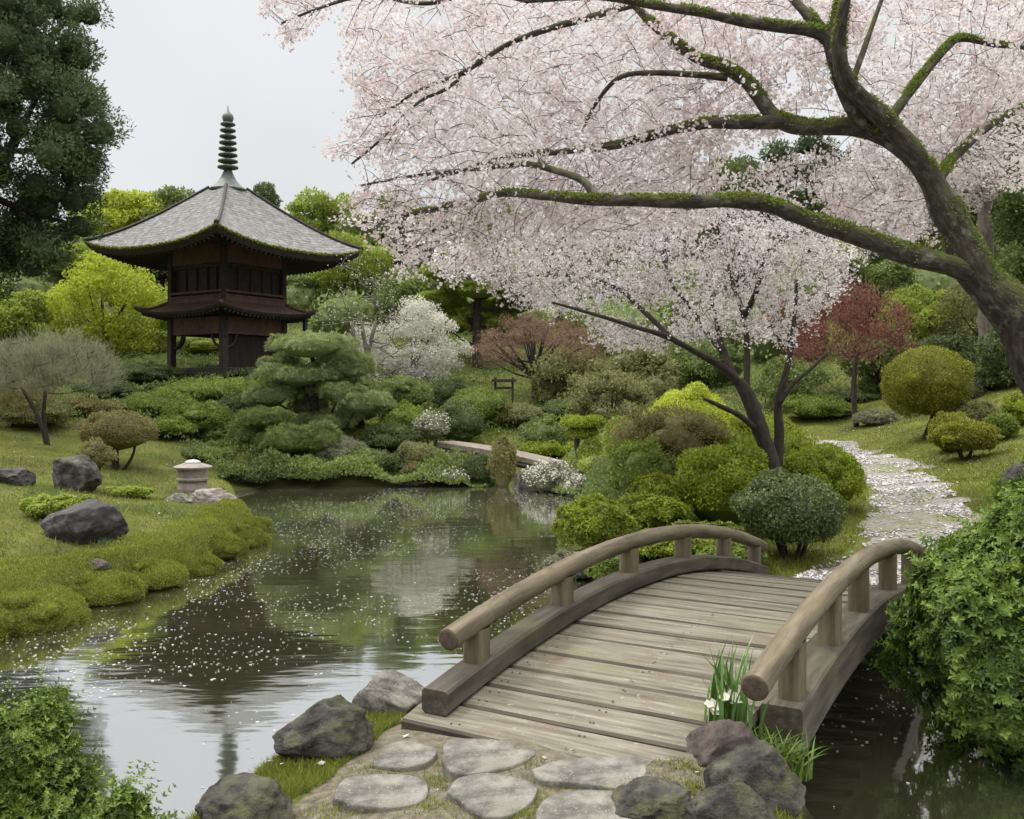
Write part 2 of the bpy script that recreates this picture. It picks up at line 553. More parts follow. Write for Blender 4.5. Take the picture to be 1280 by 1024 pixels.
fol('moss', (0.161, 0.185, 0.036), 0.45, 0.3, 0.0)
fol('iris', (0.075, 0.15, 0.022), 0.5, 0.35, 0.06)
fol('white', (0.52, 0.51, 0.45), 0.25, 0.3, 0.0)
G['blossom'] = foliage('blossom_pink', (0.47, 0.37, 0.37), (0.66, 0.585, 0.578), (0.77, 0.73, 0.72), 0.32, 0.0)
G['blossom_pale'] = foliage('blossom_pale', (0.36, 0.30, 0.30), (0.54, 0.49, 0.485), (0.68, 0.64, 0.635), 0.30, 0.0)
G['petal'] = foliage('petal', (0.28, 0.26, 0.26), (0.42, 0.39, 0.39), (0.56, 0.53, 0.53), 0.2, 0.0)

# ------------------------------------------------------------------ terrain
POND = np.array([(-4.9, 8.4), (-4.69, 8.8), (-4.3, 9.96), (-3.95, 10.8), (-3.72, 12.2), (-3.74, 13.4), (-3.95, 15.1), (-4.4, 16.6), (-5.3, 18.6), (-6.0, 20.2), (-5.6, 21.5),
                 (-3.6, 22.0), (-1.6, 22.2), (-0.5, 22.3), (-0.1, 24.2), (0.35, 24.2), (0.6, 21.8), (1.0, 20.6), (1.55, 18.4), (1.2, 15.7), (0.8, 13.4), (0.72, 11.8), (1.2, 10.6), (2.1, 9.5),
                 (2.9, 8.8), (3.5, 8.3), (3.25, 7.2), (3.0, 6.3), (3.2, 5.7), (5.0, 5.3), (12.0, 4.8), (30.0, 4.8), (30.0, 2.2), (6.0, 2.4), (2.6, 2.4), (1.6, 3.2), (1.40, 3.9), (1.47, 4.4), (1.62, 4.85), (1.42, 5.35), (0.6, 5.9),
                 (-0.45, 6.0), (-0.95, 5.75), (-1.22, 5.1), (-1.42, 4.5), (-1.65, 4.1), (-2.2, 3.9), (-4.0, 3.7), (-9.0, 3.2), (-30, 3.0), (-30, 5.5), (-9.0, 6.4), (-6.5, 7.2)])
def dens(poly, step=0.25):
    out = []
    for i in range(len(poly)):
        a, b = poly[i], poly[(i + 1) % len(poly)]
        k = max(1, int(np.linalg.norm(b - a) / step))
        out += [a + (b - a) * j / k for j in range(k)]
    return np.array(out)

def inside(poly, x, y):
    x, y = np.asarray(x, float), np.asarray(y, float)
    r = np.zeros(x.shape, bool)
    for i in range(len(poly)):
        (x0, y0), (x1, y1) = poly[i], poly[(i + 1) % len(poly)]
        if y0 == y1:
            continue
        c = ((y0 > y) != (y1 > y)) & (x < (x1 - x0) * (y - y0) / (y1 - y0) + x0)
        r ^= c
    return r

def sdist(poly, x, y):
    """distance to the outline, positive outside"""
    x, y = np.asarray(x, float), np.asarray(y, float)
    d = np.full(x.shape, 1e9)
    for i in range(len(poly)):
        a, b = poly[i], poly[(i + 1) % len(poly)]
        ab = b - a
        t = np.clip(((x - a[0]) * ab[0] + (y - a[1]) * ab[1]) / (ab @ ab + 1e-9), 0, 1)
        d = np.minimum(d, np.hypot(x - a[0] - t * ab[0], y - a[1] - t * ab[1]))
    return np.where(inside(poly, x, y), -d, d)

# smooth the shoreline a little
_c = np.vstack([POND, POND[:3]])
CTRL = np.array([
 (0, 4, .50), (0, 5.2, .50), (0, 2, .55), (-1.2, 4.5, .42), (1.2, 4.5, .55), (0, -5, .7), (-5, 2, .5), (5, 1, .5), (-8, -4, .7), (8, -4, .7), (-2.6, 3.2, .45),
 (2.8, 10, .22), (3.9, 9.4, .25), (4.9, 11.4, .3), (5.9, 14, .45), (6.9, 17, .65), (7.3, 21, .8), (7.6, 24, .95),
 (8.9, 21, 1.24), (8.4, 18, .97), (7.5, 14, .92), (11.7, 22, 2.2), (5.9, 11, .6), (9.8, 24, 1.4), (9.8, 28, 1.5), (7.9, 28, 1.5),
 (3.5, 7, .35), (4.5, 7.5, .5), (4, 6, .4), (7, 7, .8), (10, 10, 1.4), (8, 5.5, .6), (14, 12, 2.2),
 (2, 13, .5), (3, 14, .7), (4, 13, .5), (2.5, 17, .95), (4.5, 17, .9), (1.8, 19, .5), (3, 21, 1.1), (1.5, 24, .9), (5, 24, 1.3),
 (-3, 23, .4), (0, 25.5, .6), (-1.2, 26, 1.0), (-5, 25, 1.1), (-5, 28, 1.9), (-9.5, 32, 2.95), (-9.5, 29, 2.4), (-12, 30, 2.4), (-7, 31, 2.7), (0, 30, 1.8), (4, 30, 2.0), (8, 32, 2.2),
 (0, 36, 3), (-5, 36, 3.4), (-14, 36, 3.5), (-20, 36, 4), (6, 38, 3.2), (14, 36, 4), (12, 28, 2.2), (16, 25, 3.2), (20, 30, 5),
 (-4.6, 10, .34), (-5, 13, .4), (-5, 16, .42), (-7, 12, .6), (-8, 15, .8), (-10, 18, 1.0), (-6.4, 18.5, .42), (-7, 22, .8), (-12, 22, 1.4), (-16, 20, 1.6), (-10, 26, 1.7), (-14, 14, 1.0), (-9, 9, .6), (-20, 10, 1.5),
 (-30, 60, 11), (-10, 60, 9.5), (5, 60, 9), (20, 55, 10), (35, 50, 14), (-20, 48, 7), (0, 46, 5.5), (12, 46, 6.5), (26, 40, 9), (-40, 100, 16), (0, 100, 15), (40, 100, 18), (-45, 40, 9), (45, 20, 8), (45, 60, 18), (-45, 10, 4), (45, -8, 3)], float)
_D = np.linalg.norm(CTRL[:, None, :2] - CTRL[None, :, :2], axis=2)
_A = np.zeros((len(CTRL) + 3, len(CTRL) + 3))
_A[:len(CTRL), :len(CTRL)] = _D - np.eye(len(CTRL)) * 0.4
_A[:len(CTRL), -3:] = np.c_[np.ones(len(CTRL)), CTRL[:, :2]]
_A[-3:, :len(CTRL)] = _A[:len(CTRL), -3:].T
_W = np.linalg.solve(_A, np.r_[CTRL[:, 2], 0, 0, 0])

def height(x, y):
    x, y = np.asarray(x, float), np.asarray(y, float)
    r = np.zeros(x.shape) + _W[-3] + _W[-2] * x + _W[-1] * y
    for i, (a, b, _) in enumerate(CTRL):
        r = r + _W[i] * np.hypot(x - a, y - b)
    p = np.stack([x, y, 0 * x], -1)
    wob = (fbm(p * 0.9, 2) - 0.5) * 0.5
    sd = sdist(POND, x, y) + wob
    r = np.maximum(r, 0.16) + (fbm(p * 0.55 + 9, 3) - 0.5) * np.clip(0.02 * y, 0.05, 1.4) + (fbm(p * 3.1 + 3, 2) - 0.5) * 0.05
    sw = 0.38 + 1.7 * sstep(18, 21.5, y)
    land = r * sstep(-0.02, 1, sd / sw) * 0.92 + r * 0.08 - 0.06 * (sd < 0.1)
    wat = -0.7 * sstep(0, 1.6, -sd)
    return np.where(sd > 0, land, np.minimum(land, 0.02) + wat)

def H(x, y):
    return float(height(np.array([x]), np.array([y]))[0])

def grd(px, py, d0=3.0, d1=70.0):
    """the point of the terrain that stands at this direction"""
    d = np.linspace(d0, d1, 900)
    x = (px - CX) / F * d
    z = CAMZ - (py - HY) / F * d
    h = height(x, d)
    k = np.argmax(z <= h)
    if z[k] > h[k]:
        k = len(d) - 1
    return np.array([x[k], d[k], h[k]])

def axis_coords(lo, f0, f1, hi, fine, growth=1.09):
    a = list(np.arange(f0, f1 + 1e-6, fine))
    s, p = fine, a[-1]
    while p < hi:
        s *= growth
        p += s
        a.append(p)
    s, p, b = fine, f0, []
    while p > lo:
        s *= growth
        p -= s
        b.append(p)
    return np.array(b[::-1] + a)

xs = axis_coords(-75, -8, 8.5, 75, 0.11)
ys = axis_coords(-10, 2.5, 15, 130, 0.11, 1.035)
XX, YY = np.meshgrid(xs, ys)
ZZ = height(XX, YY)
nx, ny = len(xs), len(ys)
ii, jj = np.meshgrid(np.arange(nx - 1), np.arange(ny - 1))
q = np.stack([jj * nx + ii, jj * nx + ii + 1, (jj + 1) * nx + ii + 1, (jj + 1) * nx + ii], -1).reshape(-1, 4)
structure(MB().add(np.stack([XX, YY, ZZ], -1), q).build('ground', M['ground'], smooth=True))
wm = MB()
wm.add([(-40, 1.0, 0), (40, 1.0, 0), (40, 27, 0), (-40, 27, 0)], np.array([[0, 1, 2, 3]]))
structure(wm.build('pond_water', M['water']))

def sheet(name, poly, mat, off, step=0.09, wob=0.12, kind='structure'):
    """a surface laid on the terrain inside an outline with an uneven rim"""
    lo, hi = poly.min(0), poly.max(0)
    x = np.arange(lo[0] - .3, hi[0] + .3, step)
    y = np.arange(lo[1] - .3, hi[1] + .3, step)
    X, Y = np.meshgrid(x, y)
    p = np.stack([X, Y, 0 * X], -1)
    sd = -sdist(poly, X, Y) + (fbm(p * 2.5, 3) - 0.5) * 2 * wob
    Z = height(X, Y) + off * np.clip(sd / 0.12, -3, 1)
    ok = sd > -0.1
    n = len(x)
    i, j = np.meshgrid(np.arange(n - 1), np.arange(len(y) - 1))
    keep = ok[:-1, :-1] & ok[1:, :-1] & ok[:-1, 1:] & ok[1:, 1:]
    qq = np.stack([j * n + i, j * n + i + 1, (j + 1) * n + i + 1, (j + 1) * n + i], -1)[keep]
    return structure(MB().add(np.stack([X, Y, Z], -1), qq).build(name, mat, smooth=True), kind)

PAD = np.array([(-.60, 5.0), (-.30, 5.35), (.5, 5.2), (1.0, 4.75), (.92, 4.25), (.75, 3.9), (.75, 3.0), (.9, 0), (.9, -6), (-1.0, -6), (-1.0, 0), (-.95, 3.0), (-.93, 3.9), (-.78, 4.4)])
sheet('path', PAD, M['gravel'], 0.018)
_pc = spline([(3.3, 9.2, .75), (3.9, 10.1, .7), (4.9, 11.6, .62), (5.85, 14, .6), (6.75, 17, .52), (7.15, 20, .5), (7.4, 23, .5), (7.2, 27, .5)], 40)
_t = nrm(np.gradient(_pc[:, :2], axis=0))
_n = np.stack([-_t[:, 1], _t[:, 0]], 1)
PATH2 = np.vstack([_pc[:, :2] + _n * _pc[:, 2:], (_pc[:, :2] - _n * _pc[:, 2:])[::-1]])
sheet('garden_path', PATH2, M['petalpath'], 0.02, 0.09, 0.55)

# ------------------------------------------------------------------ foliage generators
def poly_sample(poly, n, rng):
    poly = np.array(poly, float)
    lo, hi = poly.min(0), poly.max(0)
    out = []
    while len(out) < n:
        p = rng.uniform(lo, hi, (n, 2))
        out += list(p[inside(poly, p[:, 0], p[:, 1])])
    return np.array(out[:n])

def rvec(n, rng):
    return nrm(rng.normal(size=(n, 3)))

def leaf_quads(mb, P, N, L, W, rng, out=0.5, tang=1.0, up=0.3, tint=None, mat=0, fold=0.12):
    n = len(P)
    r = rvec(n, rng)
    d = nrm(N * out + r * tang + np.array([0, 0, up]))
    s = nrm(np.cross(d, N + 0.6 * rvec(n, rng)))
    l = (L * rng.uniform(0.65, 1.3, n))[:, None]
    wd = (W * rng.uniform(0.7, 1.25, n))[:, None]
    nn = np.cross(s, d)
    a = P
    b = P + d * l * 0.45 + s * wd * 0.5 + nn * wd * fold
    c = P + d * l
    e_ = P + d * l * 0.45 - s * wd * 0.5 + nn * wd * fold
    v = np.stack([a, b, c, e_], 1).reshape(-1, 3)
    if tint is None:
        tint = rng.uniform(0, 1, n)
    mb.add(v, np.arange(4 * n).reshape(-1, 4), mat, np.clip(tint, 0, 1))

def whorls(mb, P, N, L, W, k, rng, tint, mat=0, tilt=0.5):
    n = len(P)
    r = nrm(np.cross(N, rvec(n, rng)))
    b = np.cross(N, r)
    for i in range(k):
        a = 2 * math.pi * i / k + rng.uniform(-0.3, 0.3, n)[:, None]
        t = r * np.cos(a) + b * np.sin(a)
        d = nrm(t + N * (tilt + rng.uniform(-0.35, 0.35, n)[:, None]))
        s = nrm(np.cross(d, N))
        l = (L * rng.uniform(0.7, 1.25, n))[:, None]
        wd = (W * rng.uniform(0.8, 1.2, n))[:, None]
        v = np.stack([P, P + d * l * 0.45 + s * wd * .5 + N * wd * .12, P + d * l - N * l * 0.12, P + d * l * 0.45 - s * wd * .5 + N * wd * .12], 1).reshape(-1, 3)
        mb.add(v, np.arange(4 * n).reshape(-1, 4), mat, np.clip(tint + rng.uniform(-.18, .18, n), 0, 1))

def flowers(mb, P, N, R, rng, tint, mat=0, petals=5):
    n = len(P)
    r = nrm(np.cross(N, rvec(n, rng)))
    b = np.cross(N, r)
    Rr = (R * rng.uniform(0.75, 1.2, n))[:, None]
    for i in range(petals):
        a = 2 * math.pi * i / petals
        t = r * math.cos(a) + b * math.sin(a)
        s = -r * math.sin(a) + b * math.cos(a)
        v = np.stack([P, P + Rr * (t * .62 + s * .42 + N * .22), P + Rr * (t + N * .3), P + Rr * (t * .62 - s * .42 + N * .22)], 1).reshape(-1, 3)
        mb.add(v, np.arange(4 * n).reshape(-1, 4), mat, np.clip(tint + rng.uniform(-.1, .1, n), 0, 1))

def lobe_points(lobes, n, rng, low=-0.35, shell=0.12, prune=0.9, tuft=None):
    """points on the outside of a union of ellipsoids (c, r)"""
    C = np.array([l[0] for l in lobes])
    R = np.array([l[1] for l in lobes])
    wgt = (R[:, 0] * R[:, 1] + R[:, 0] * R[:, 2] + R[:, 1] * R[:, 2])
    k = rng.choice(len(lobes), int(n * 1.6), p=wgt / wgt.sum())
    u = rvec(len(k), rng)
    ok = u[:, 2] > low
    k, u = k[ok], u[ok]
    f = 1 - np.abs(rng.normal(size=len(k))) * shell
    P = C[k] + u * R[k] * f[:, None]
    N = nrm(u / R[k])
    if prune:
        keep = np.ones(len(P), bool)
        for i in range(len(lobes)):
            q2 = (((P - C[i]) / (R[i] * prune)) ** 2).sum(1)
            keep &= ~((q2 < 1) & (k != i))
        P, N, k = P[keep], N[keep], k[keep]
    if len(P) > n:
        P, N, k = P[:n], N[:n], k[:n]
    if tuft:
        fr, am = tuft
        a = vnoise(P * fr + 3.7) - .5 + (vnoise(P * fr * 2.6 + 8.1) - .5) * .5
        b = vnoise(P * fr + 91.3) - .5
        c = vnoise(P * fr + 57.9) - .5
        P = P + N * (a * am * 2)[:, None] + np.stack([b, c, 0 * b], 1) * am * .6
    return P, N, k

_ico = None
def ico(sub):
    import bmesh
    bm = bmesh.new()
    bmesh.ops.create_icosphere(bm, subdivisions=sub, radius=1)
    v = np.array([x.co[:] for x in bm.verts])
    f = np.array([[y.index for y in x.verts] for x in bm.faces])
    bm.free()
    return v, f
ICO2, ICO3, ICO5 = ico(2), ico(3), ico(5)

def cores(mb, lobes, scale, mat=0, tint=0.25):
    for c, r in lobes:
        v, f = ICO2
        mb.add(v * (1 + 0.15 * (vnoise(v * 3 + c) - .5))[:, None] * np.array(r) * scale + np.array(c), f, mat, tint)

def shrub_lobes(c, R, rng, bumps=10, bs=0.38):
    """c = base point, R = (rx, ry, height)"""
    rx, ry, h = R
    lobes = [(np.array([c[0], c[1], c[2] + h * 0.42]), np.array([rx * 0.92, ry * 0.92, h * 0.54]))]
    for i in range(bumps):
        u = rvec(1, rng)[0]
        u[2] = abs(u[2]) * 0.95 - 0.12
        u = nrm(u)
        s = bs * rng.uniform(0.7, 1.25)
        p = lobes[0][0] + u * lobes[0][1] * (1.0 - s * 0.55)
        lobes.append((p, np.array([rx, ry, h * 0.62]) * s))
    return lobes

ALL_SHRUBS = []
def shrub(px, top, base, rx, key, label, n=6000, L=0.05, W=0.03, bumps=10, bs=0.38, d=None, dep=0.85, name='shrub', cat='shrub', group=None, stems=0, k=1, up=0.3,
          seed=None, low=-0.35, flowers_n=0, fkey='white', out=0.5, sink=0.0, lift=0.0, smooth=False, tilt=0.5, sprigs=0):
    """a rounded bush from where its foot, top and half-width are seen"""
    rng = np.random.default_rng(seed if seed is not None else int(px * 7 + top * 13) % 99991)
    if d is None:
        g = grd(px, base)
    else:
        x = (px - CX) / F * d
        g = np.array([x, d, H(x, d)])
    d = g[1]
    ztop = CAMZ - (top - HY) / F * d
    g = g - np.array([0, 0, sink])
    h = ztop - g[2]
    if h < 0.12:
        print('LOW', label, h, d)
        h = 0.25
    r = rx / F * d
    base_p = g + np.array([0, 0, lift * h])
    lobes = shrub_lobes(base_p, (r, r * dep, h * (1 - lift)), rng, bumps, bs * (.8 if smooth else 1))
    mb = MB()
    sz = (r * r * h) ** (1 / 3)
    P, N, li = lobe_points(lobes, n, rng, low, .10, .9, (min(3.2 / sz, 9) if not smooth else min(4.5 / sz, 11), sz * (.05 if smooth else .13)))
    lt = rng.uniform(-0.18, 0.18, len(lobes))
    tint = 0.45 + lt[li] + rng.normal(size=len(P)) * 0.22 + (fbm(P * 2.5 / max(r, .4), 2) - .5) * (1.1 if k > 3 else .5)
    if k > 1:
        whorls(mb, P, nrm(N + 0.35 * rvec(len(P), rng) + np.array([0, 0, up * .6])), L, W, k, rng, tint, 0, tilt)
    else:
        leaf_quads(mb, P, N, L, W, rng, out=out, up=up, tint=tint)
    if sprigs:
        q_ = rng.choice(len(P), sprigs, replace=False)
        o_ = nrm(N[q_] + .5 * rvec(sprigs, rng) + [0, 0, .35])
        ln = rng.uniform(.05, .17, sprigs)
        for f_ in (.35, .6, .8, 1.0):
            whorls(mb, P[q_] + o_ * (ln * f_)[:, None], o_, L * (1.15 - f_ * .4), W, 4, rng, .75 + rng.normal(size=sprigs) * .15, 0, .7)
    mats = [G[key]]
    cores(mb, lobes, 0.88 if smooth else (0.5 if k > 3 else 0.78))
    if flowers_n:
        Pf, Nf, _ = lobe_points(lobes, flowers_n, rng, 0.0, 0.05)
        flowers(mb, Pf + Nf * L * .4 + rng.normal(size=Pf.shape) * .05, nrm(Nf + .8 * rvec(len(Pf), rng)), .019, rng, rng.uniform(0, 1, len(Pf)), 1)
        mats.append(G[fkey])
    if stems:
        t = thing(name, label, cat, g, group)
        mb.build('foliage', mats, t, g)
        for i in range(stems):
            a = 6.28 * i / stems + rng.uniform(-.3, .3) + .4
            b0 = g + np.array([math.cos(a), math.sin(a), 0]) * 0.07 * r - np.array([0, 0, 0.08])
            b1 = base_p + np.array([math.cos(a) * r * .45, math.sin(a) * r * .4, h * (1 - lift) * .45])
            mid = (b0 + b1) / 2 + np.array([rng.uniform(-.1, .1) * r, 0, -0.05 * h])
            m2 = MB()
            rr = 0.16 * r if stems == 1 else (0.06 * r if stems < 3 else 0.04 * r)
            tube(m2, spline([b0, mid, b1], 8), np.linspace(rr * 1.2, rr * .6, 8), 7)
            m2.build('stem', M['barkdark'], t, g, True)
        return t
    o = mb.build(name, mats, None, g)
    return tag(o, label, cat, group)

def tree(px, top, d, rx, key, label, base=None, bottom=None, n=9000, L=0.16, W=0.09, lobes_n=22, ls=0.34, flat=0.78, bark='barkdark', name='tree', cat='tree', group=None,
         trunk_r=None, dep=0.8, limbs=8, seed=None, lean=0.0, cloud=False, up=0.2, shell=0.2, core=0.0, out=0.5, upper=False):
    """a tree: trunk with limbs, crown of leaves grown on clumps at the limb ends"""
    rng = np.random.default_rng(seed if seed is not None else int(px * 5 + top * 11 + d) % 99991)
    x = (px - CX) / F * d
    g = np.array([x - lean, d, H(x - lean, d)])
    s = d / F
    zt = CAMZ - (top - HY) * s
    zb = CAMZ - (bottom - HY) * s if bottom is not None else g[2] + 0.25 * (zt - g[2])
    cz, rz = (zt + zb) / 2, (zt - zb) / 2
    if rz < 0.2:
        print('TREE', label, g, zt, zb)
        rz = 0.6
    R = np.array([rx * s, rx * s * dep, rz])
    C = np.array([x, d, cz])
    lobes = []
    for i in range(lobes_n):
        u = rvec(1, rng)[0] * rng.uniform(0.45, 1.0) ** 0.6
        if upper:
            u[2] = abs(u[2]) * 1.2 - 0.2
        sz = ls * rng.uniform(0.65, 1.3)
        p = C + u * R * (1 - sz * 0.6)
        lobes.append((p, np.array([R[0], R[1], max(R[2], R[0] * .5) * flat]) * sz))
    t = thing(name, label, cat, g, group)
    mb = MB()
    lr = float(np.mean([l[1][0] for l in lobes]))
    P, N, li = lobe_points(lobes, n, rng, -0.6, shell, 0.75, (1.6 / lr, lr * .30))
    lt = rng.uniform(-0.2, 0.2, len(lobes))
    tint = 0.47 + lt[li] + rng.normal(size=len(P)) * 0.22
    leaf_quads(mb, P, N, L, W, rng, out=out, up=up, tint=tint)
    if core:
        cores(mb, lobes, core)
    mb.build('crown', G[key], t, g)
    tr = MB()
    r0 = trunk_r or max(0.05, 0.018 * (zt - g[2]) + 0.02 * R[0])
    top_p = C + np.array([0, 0, R[2] * .45])
    pts = spline([g - np.array([0, 0, .2]), g + (C - g) * .4 + np.array([rng.uniform(-.04, .04) * R[0], 0, 0]), C - np.array([0, 0, R[2] * .3]), top_p], 12)
    tube(tr, pts, np.linspace(r0 * 1.15, r0 * .3, 12), 8)
    tr.build('trunk', M[bark], t, g, True)
    if limbs:
        lm = MB()
        for i in rng.choice(len(lobes), min(limbs, len(lobes)), replace=False):
            a = pts[rng.integers(4, 9)]
            b = lobes[i][0]
            mid = (a + b) / 2 + np.array([0, 0, -0.06 * np.linalg.norm(b - a)])
            tube(lm, spline([a, mid, b], 6), np.linspace(r0 * .42, r0 * .12, 6), 5)
        lm.build('limbs', M[bark], t, g, True)
    return t

#==SECTION2==
# ------------------------------------------------------------------ footbridge
L0 = np.array([-.33, 5.0])
BU, BV = np.array([.862, -.507]), np.array([.507, .862])
BL = 5.8
def zr(t):
    s = np.asarray(t) / BL
    return .91 - .055 * t + .33 * 4 * s * (1 - s)
def bp(u, t, z):
    u, t, z = np.broadcast_arrays(np.asarray(u, float), np.asarray(t, float), np.asarray(z, float))
    return np.stack([L0[0] + u * BU[0] + t * BV[0], L0[1] + u * BU[1] + t * BV[1], z], -1)
DECK = .345
def sweep(mb, prof, t0, t1, n, zfun, mat=0, off=0.0):
    """a section (u, dz) swept along the arch"""
    prof = np.array(prof)
    ts = np.linspace(t0, t1, n)
    k = len(prof)
    v = np.concatenate([bp(prof[:, 0], t, zfun(t) + prof[:, 1]) for t in ts])
    g = np.concatenate([np.stack([np.full(k, t + off), prof[:, 0], prof[:, 1]], 1) for t in ts])
    i = np.arange(k)
    qq = np.concatenate([np.stack([a * k + i, a * k + (i + 1) % k, (a + 1) * k + (i + 1) % k, (a + 1) * k + i], 1) for a in range(n - 1)])
    mb.add(v, [qq, np.array([list(range(k))[::-1]]), np.array([list(range((n - 1) * k, n * k))])], mat, None, g)
def rect(u0, u1, z0, z1, b=.012):
    return [(u0 + b, z0), (u1 - b, z0), (u1, z0 + b), (u1, z1 - b), (u1 - b, z1), (u0 + b, z1), (u0, z1 - b), (u0, z0 + b)]

bridge = thing('footbridge', 'arched wooden footbridge with round log handrails over the pond outlet', 'bridge', (*(L0 + BU * .8 + BV * 2.9), 0.0))
zdk = lambda t: zr(t) - DECK
rb = np.random.default_rng(11)
mb = MB()
nail_t = []
t = -0.22
while t < BL + .05:
    wd = rb.uniform(.24, .33)
    a, b = t + .012, t + wd - .012
    k = 14
    us = np.linspace(-.15 + rb.uniform(-.012, .012), 1.47, k)
    dz = rb.uniform(-.005, .005)
    tw = rb.uniform(-.006, .006)
    wv = (vnoise(np.stack([us * 2.5, np.full(k, t * 9), 0 * us], 1)) - .5) * .012
    rows = []
    c0, c1 = zdk(a), zdk(b)
    ch = .013
    for tt, zz in ((a, c0 - .055), (a, c0 - ch), (a + ch, c0), ((a + b) / 2, (c0 + c1) / 2 + .002), (b - ch, c1), (b, c1 - ch), (b, c1 - .055)):
        edge = wv * (1 if tt < (a + b) / 2 else -1) * .6
        rows.append(bp(us, tt + edge, zz + dz + tw * (us - .7)))
    v = np.stack(rows, 1)
    g = np.stack([np.broadcast_to(us[:, None] + rb.uniform(0, 50), (k, 7)), np.broadcast_to(np.array([0, .01, .02, wd / 2, wd - .02, wd - .01, wd])[None], (k, 7)) + rb.uniform(0, 9), np.full((k, 7), rb.uniform(0, 9))], -1)
    i, j = np.meshgrid(np.arange(k - 1), np.arange(6), indexing='ij')
    qq = np.stack([i * 7 + j, i * 7 + j + 1, (i + 1) * 7 + j + 1, (i + 1) * 7 + j], -1).reshape(-1, 4)
    edge = (j.reshape(-1) == 0) | (j.reshape(-1) == 5) | (j.reshape(-1) == 1) | (j.reshape(-1) == 4)
    mb.add(v, qq[edge], 1, None, g)
    mb.add(v, [qq[~edge], np.array([[0, 6, 5, 4, 3, 2, 1]])[:, ::-1], np.array([[(k - 1) * 7 + x for x in range(7)]])[:, ::-1]], 0, None, g)
    nail_t += [t + wd * .25, t + wd * .75]
    t += wd
for tt_ in nail_t:
    for u_ in (.115, .165, .77, .80, 1.38, 1.42):
        p_ = bp(u_ + rb.uniform(-.015, .015), tt_ + rb.uniform(-.02, .02), 0)
        z_ = float(zdk(tt_)) + .0065
        a_ = np.linspace(0, 6.28, 7)[:-1]
        mb.add(np.stack([p_[0] + .0065 * np.cos(a_), p_[1] + .0065 * np.sin(a_), np.full(6, z_)], 1), np.array([[0, 1, 2, 3, 4, 5]]), 2)
mb.build('deck', [M['deck'], M['girder'], M['darkwood']], bridge, np.array(bridge.location))
for u0, u1 in ((-.02, .12), (.7, .86)):
    mb = MB()
    sweep(mb, rect(u0, u1, -.30, -.062), -.1, BL, 30, zdk)
    mb.build('joist', M['girder'], bridge, np.array(bridge.location))
mb = MB()
sweep(mb, rect(-.085, .075, .012, .135, .014), -.12, BL - .05, 30, zdk)
mb.build('curb_beam', M['girder'], bridge, np.array(bridge.location))
mb = MB()
sweep(mb, rect(1.485, 1.69, -.20, .035, .012), .52, BL - .05, 34, zdk, 0, 20)
mb.build('girder', M['girder'], bridge, np.array(bridge.location))
for u, zb, off in ((0.0, .13, 0), (1.605, .032, 30)):
    for tp in ((.27 if u < 1 else .66), (1.28 if u < 1 else 1.5), 2.34, 3.45, 4.52, 5.5):
        mb = MB()
        a = np.linspace(0, 2 * math.pi, 20, endpoint=False)
        cu = np.sign(np.cos(a)) * np.abs(np.cos(a)) ** .55 * .062
        ct = np.sign(np.sin(a)) * np.abs(np.sin(a)) ** .55 * .068
        z0, z1 = zdk(tp) + zb - .02, zr(tp) - .035
        zz = np.linspace(z0, z1, 5)
        v = np.concatenate([bp(u + cu, tp + ct, z_) for z_ in zz])
        g = np.concatenate([np.stack([np.full(20, z_ * 1.0 + tp * 7 + off), cu, ct], 1) for z_ in zz])
        i = np.arange(20)
        qq = np.concatenate([np.stack([k * 20 + i, k * 20 + (i + 1) % 20, (k + 1) * 20 + (i + 1) % 20, (k + 1) * 20 + i], 1) for k in range(4)])
        mb.add(v, qq, 0, None, g)
        mb.build('post', M['rail'], bridge, np.array(bridge.location), True)
for u, off in ((0.0, 0), (1.615, 70)):
    mb = MB()
    ts = np.linspace(0, BL, 420)
    nodes = np.array([.33, .5, .95, 1.55, 2.0, 2.75, 3.3, 3.9, 4.6, 5.2]) + (0.08 if off else 0)
    wob = (vnoise(np.stack([ts * 1.3, 0 * ts + off, 0 * ts], 1)) - .5) * .012
    rr = .0615 * (1 - .02 * ts / BL * 3) * (1 + .03 * (vnoise(np.stack([ts * 2.1, 0 * ts + off + 5, 0 * ts], 1)) - .5) * 2)
    for nd in nodes:
        rr = rr * (1 + .05 * np.exp(-((ts - nd) / .03) ** 2)) * (1 - .12 * np.exp(-((ts - nd - .04) / .014) ** 2))
    pts = bp(u + wob, ts, zr(ts))
    tube(mb, pts, rr, 22, 0, False, None, off)
    for e_, sgn in ((0, -1), (-1, 1)):
        tg = nrm(pts[1] - pts[0] if e_ == 0 else pts[-1] - pts[-2])
        uu = nrm(np.cross(tg, [0, 0, 1.0]))
        ww = np.cross(tg, uu)
        a = np.linspace(0, 2 * math.pi, 22, endpoint=False)
        ring = lambda r_, dd: pts[e_] + tg * dd * sgn + r_ * (np.cos(a)[:, None] * uu + np.sin(a)[:, None] * ww)
        R0 = rr[e_]
        v = np.concatenate([ring(R0, 0), ring(R0 * .95, .006), ring(R0 * .8, .008), ring(R0 * .3, .008)])
        i = np.arange(22)
        qq = np.concatenate([np.stack([k * 22 + i, k * 22 + (i + 1) % 22, (k + 1) * 22 + (i + 1) % 22, (k + 1) * 22 + i], 1) for k in range(3)])
        mb.add(v, [qq, np.array([list(range(66, 88))])], 1)
    mb.build('handrail', [M['rail'], M['railend']], bridge, np.array(bridge.location), True)

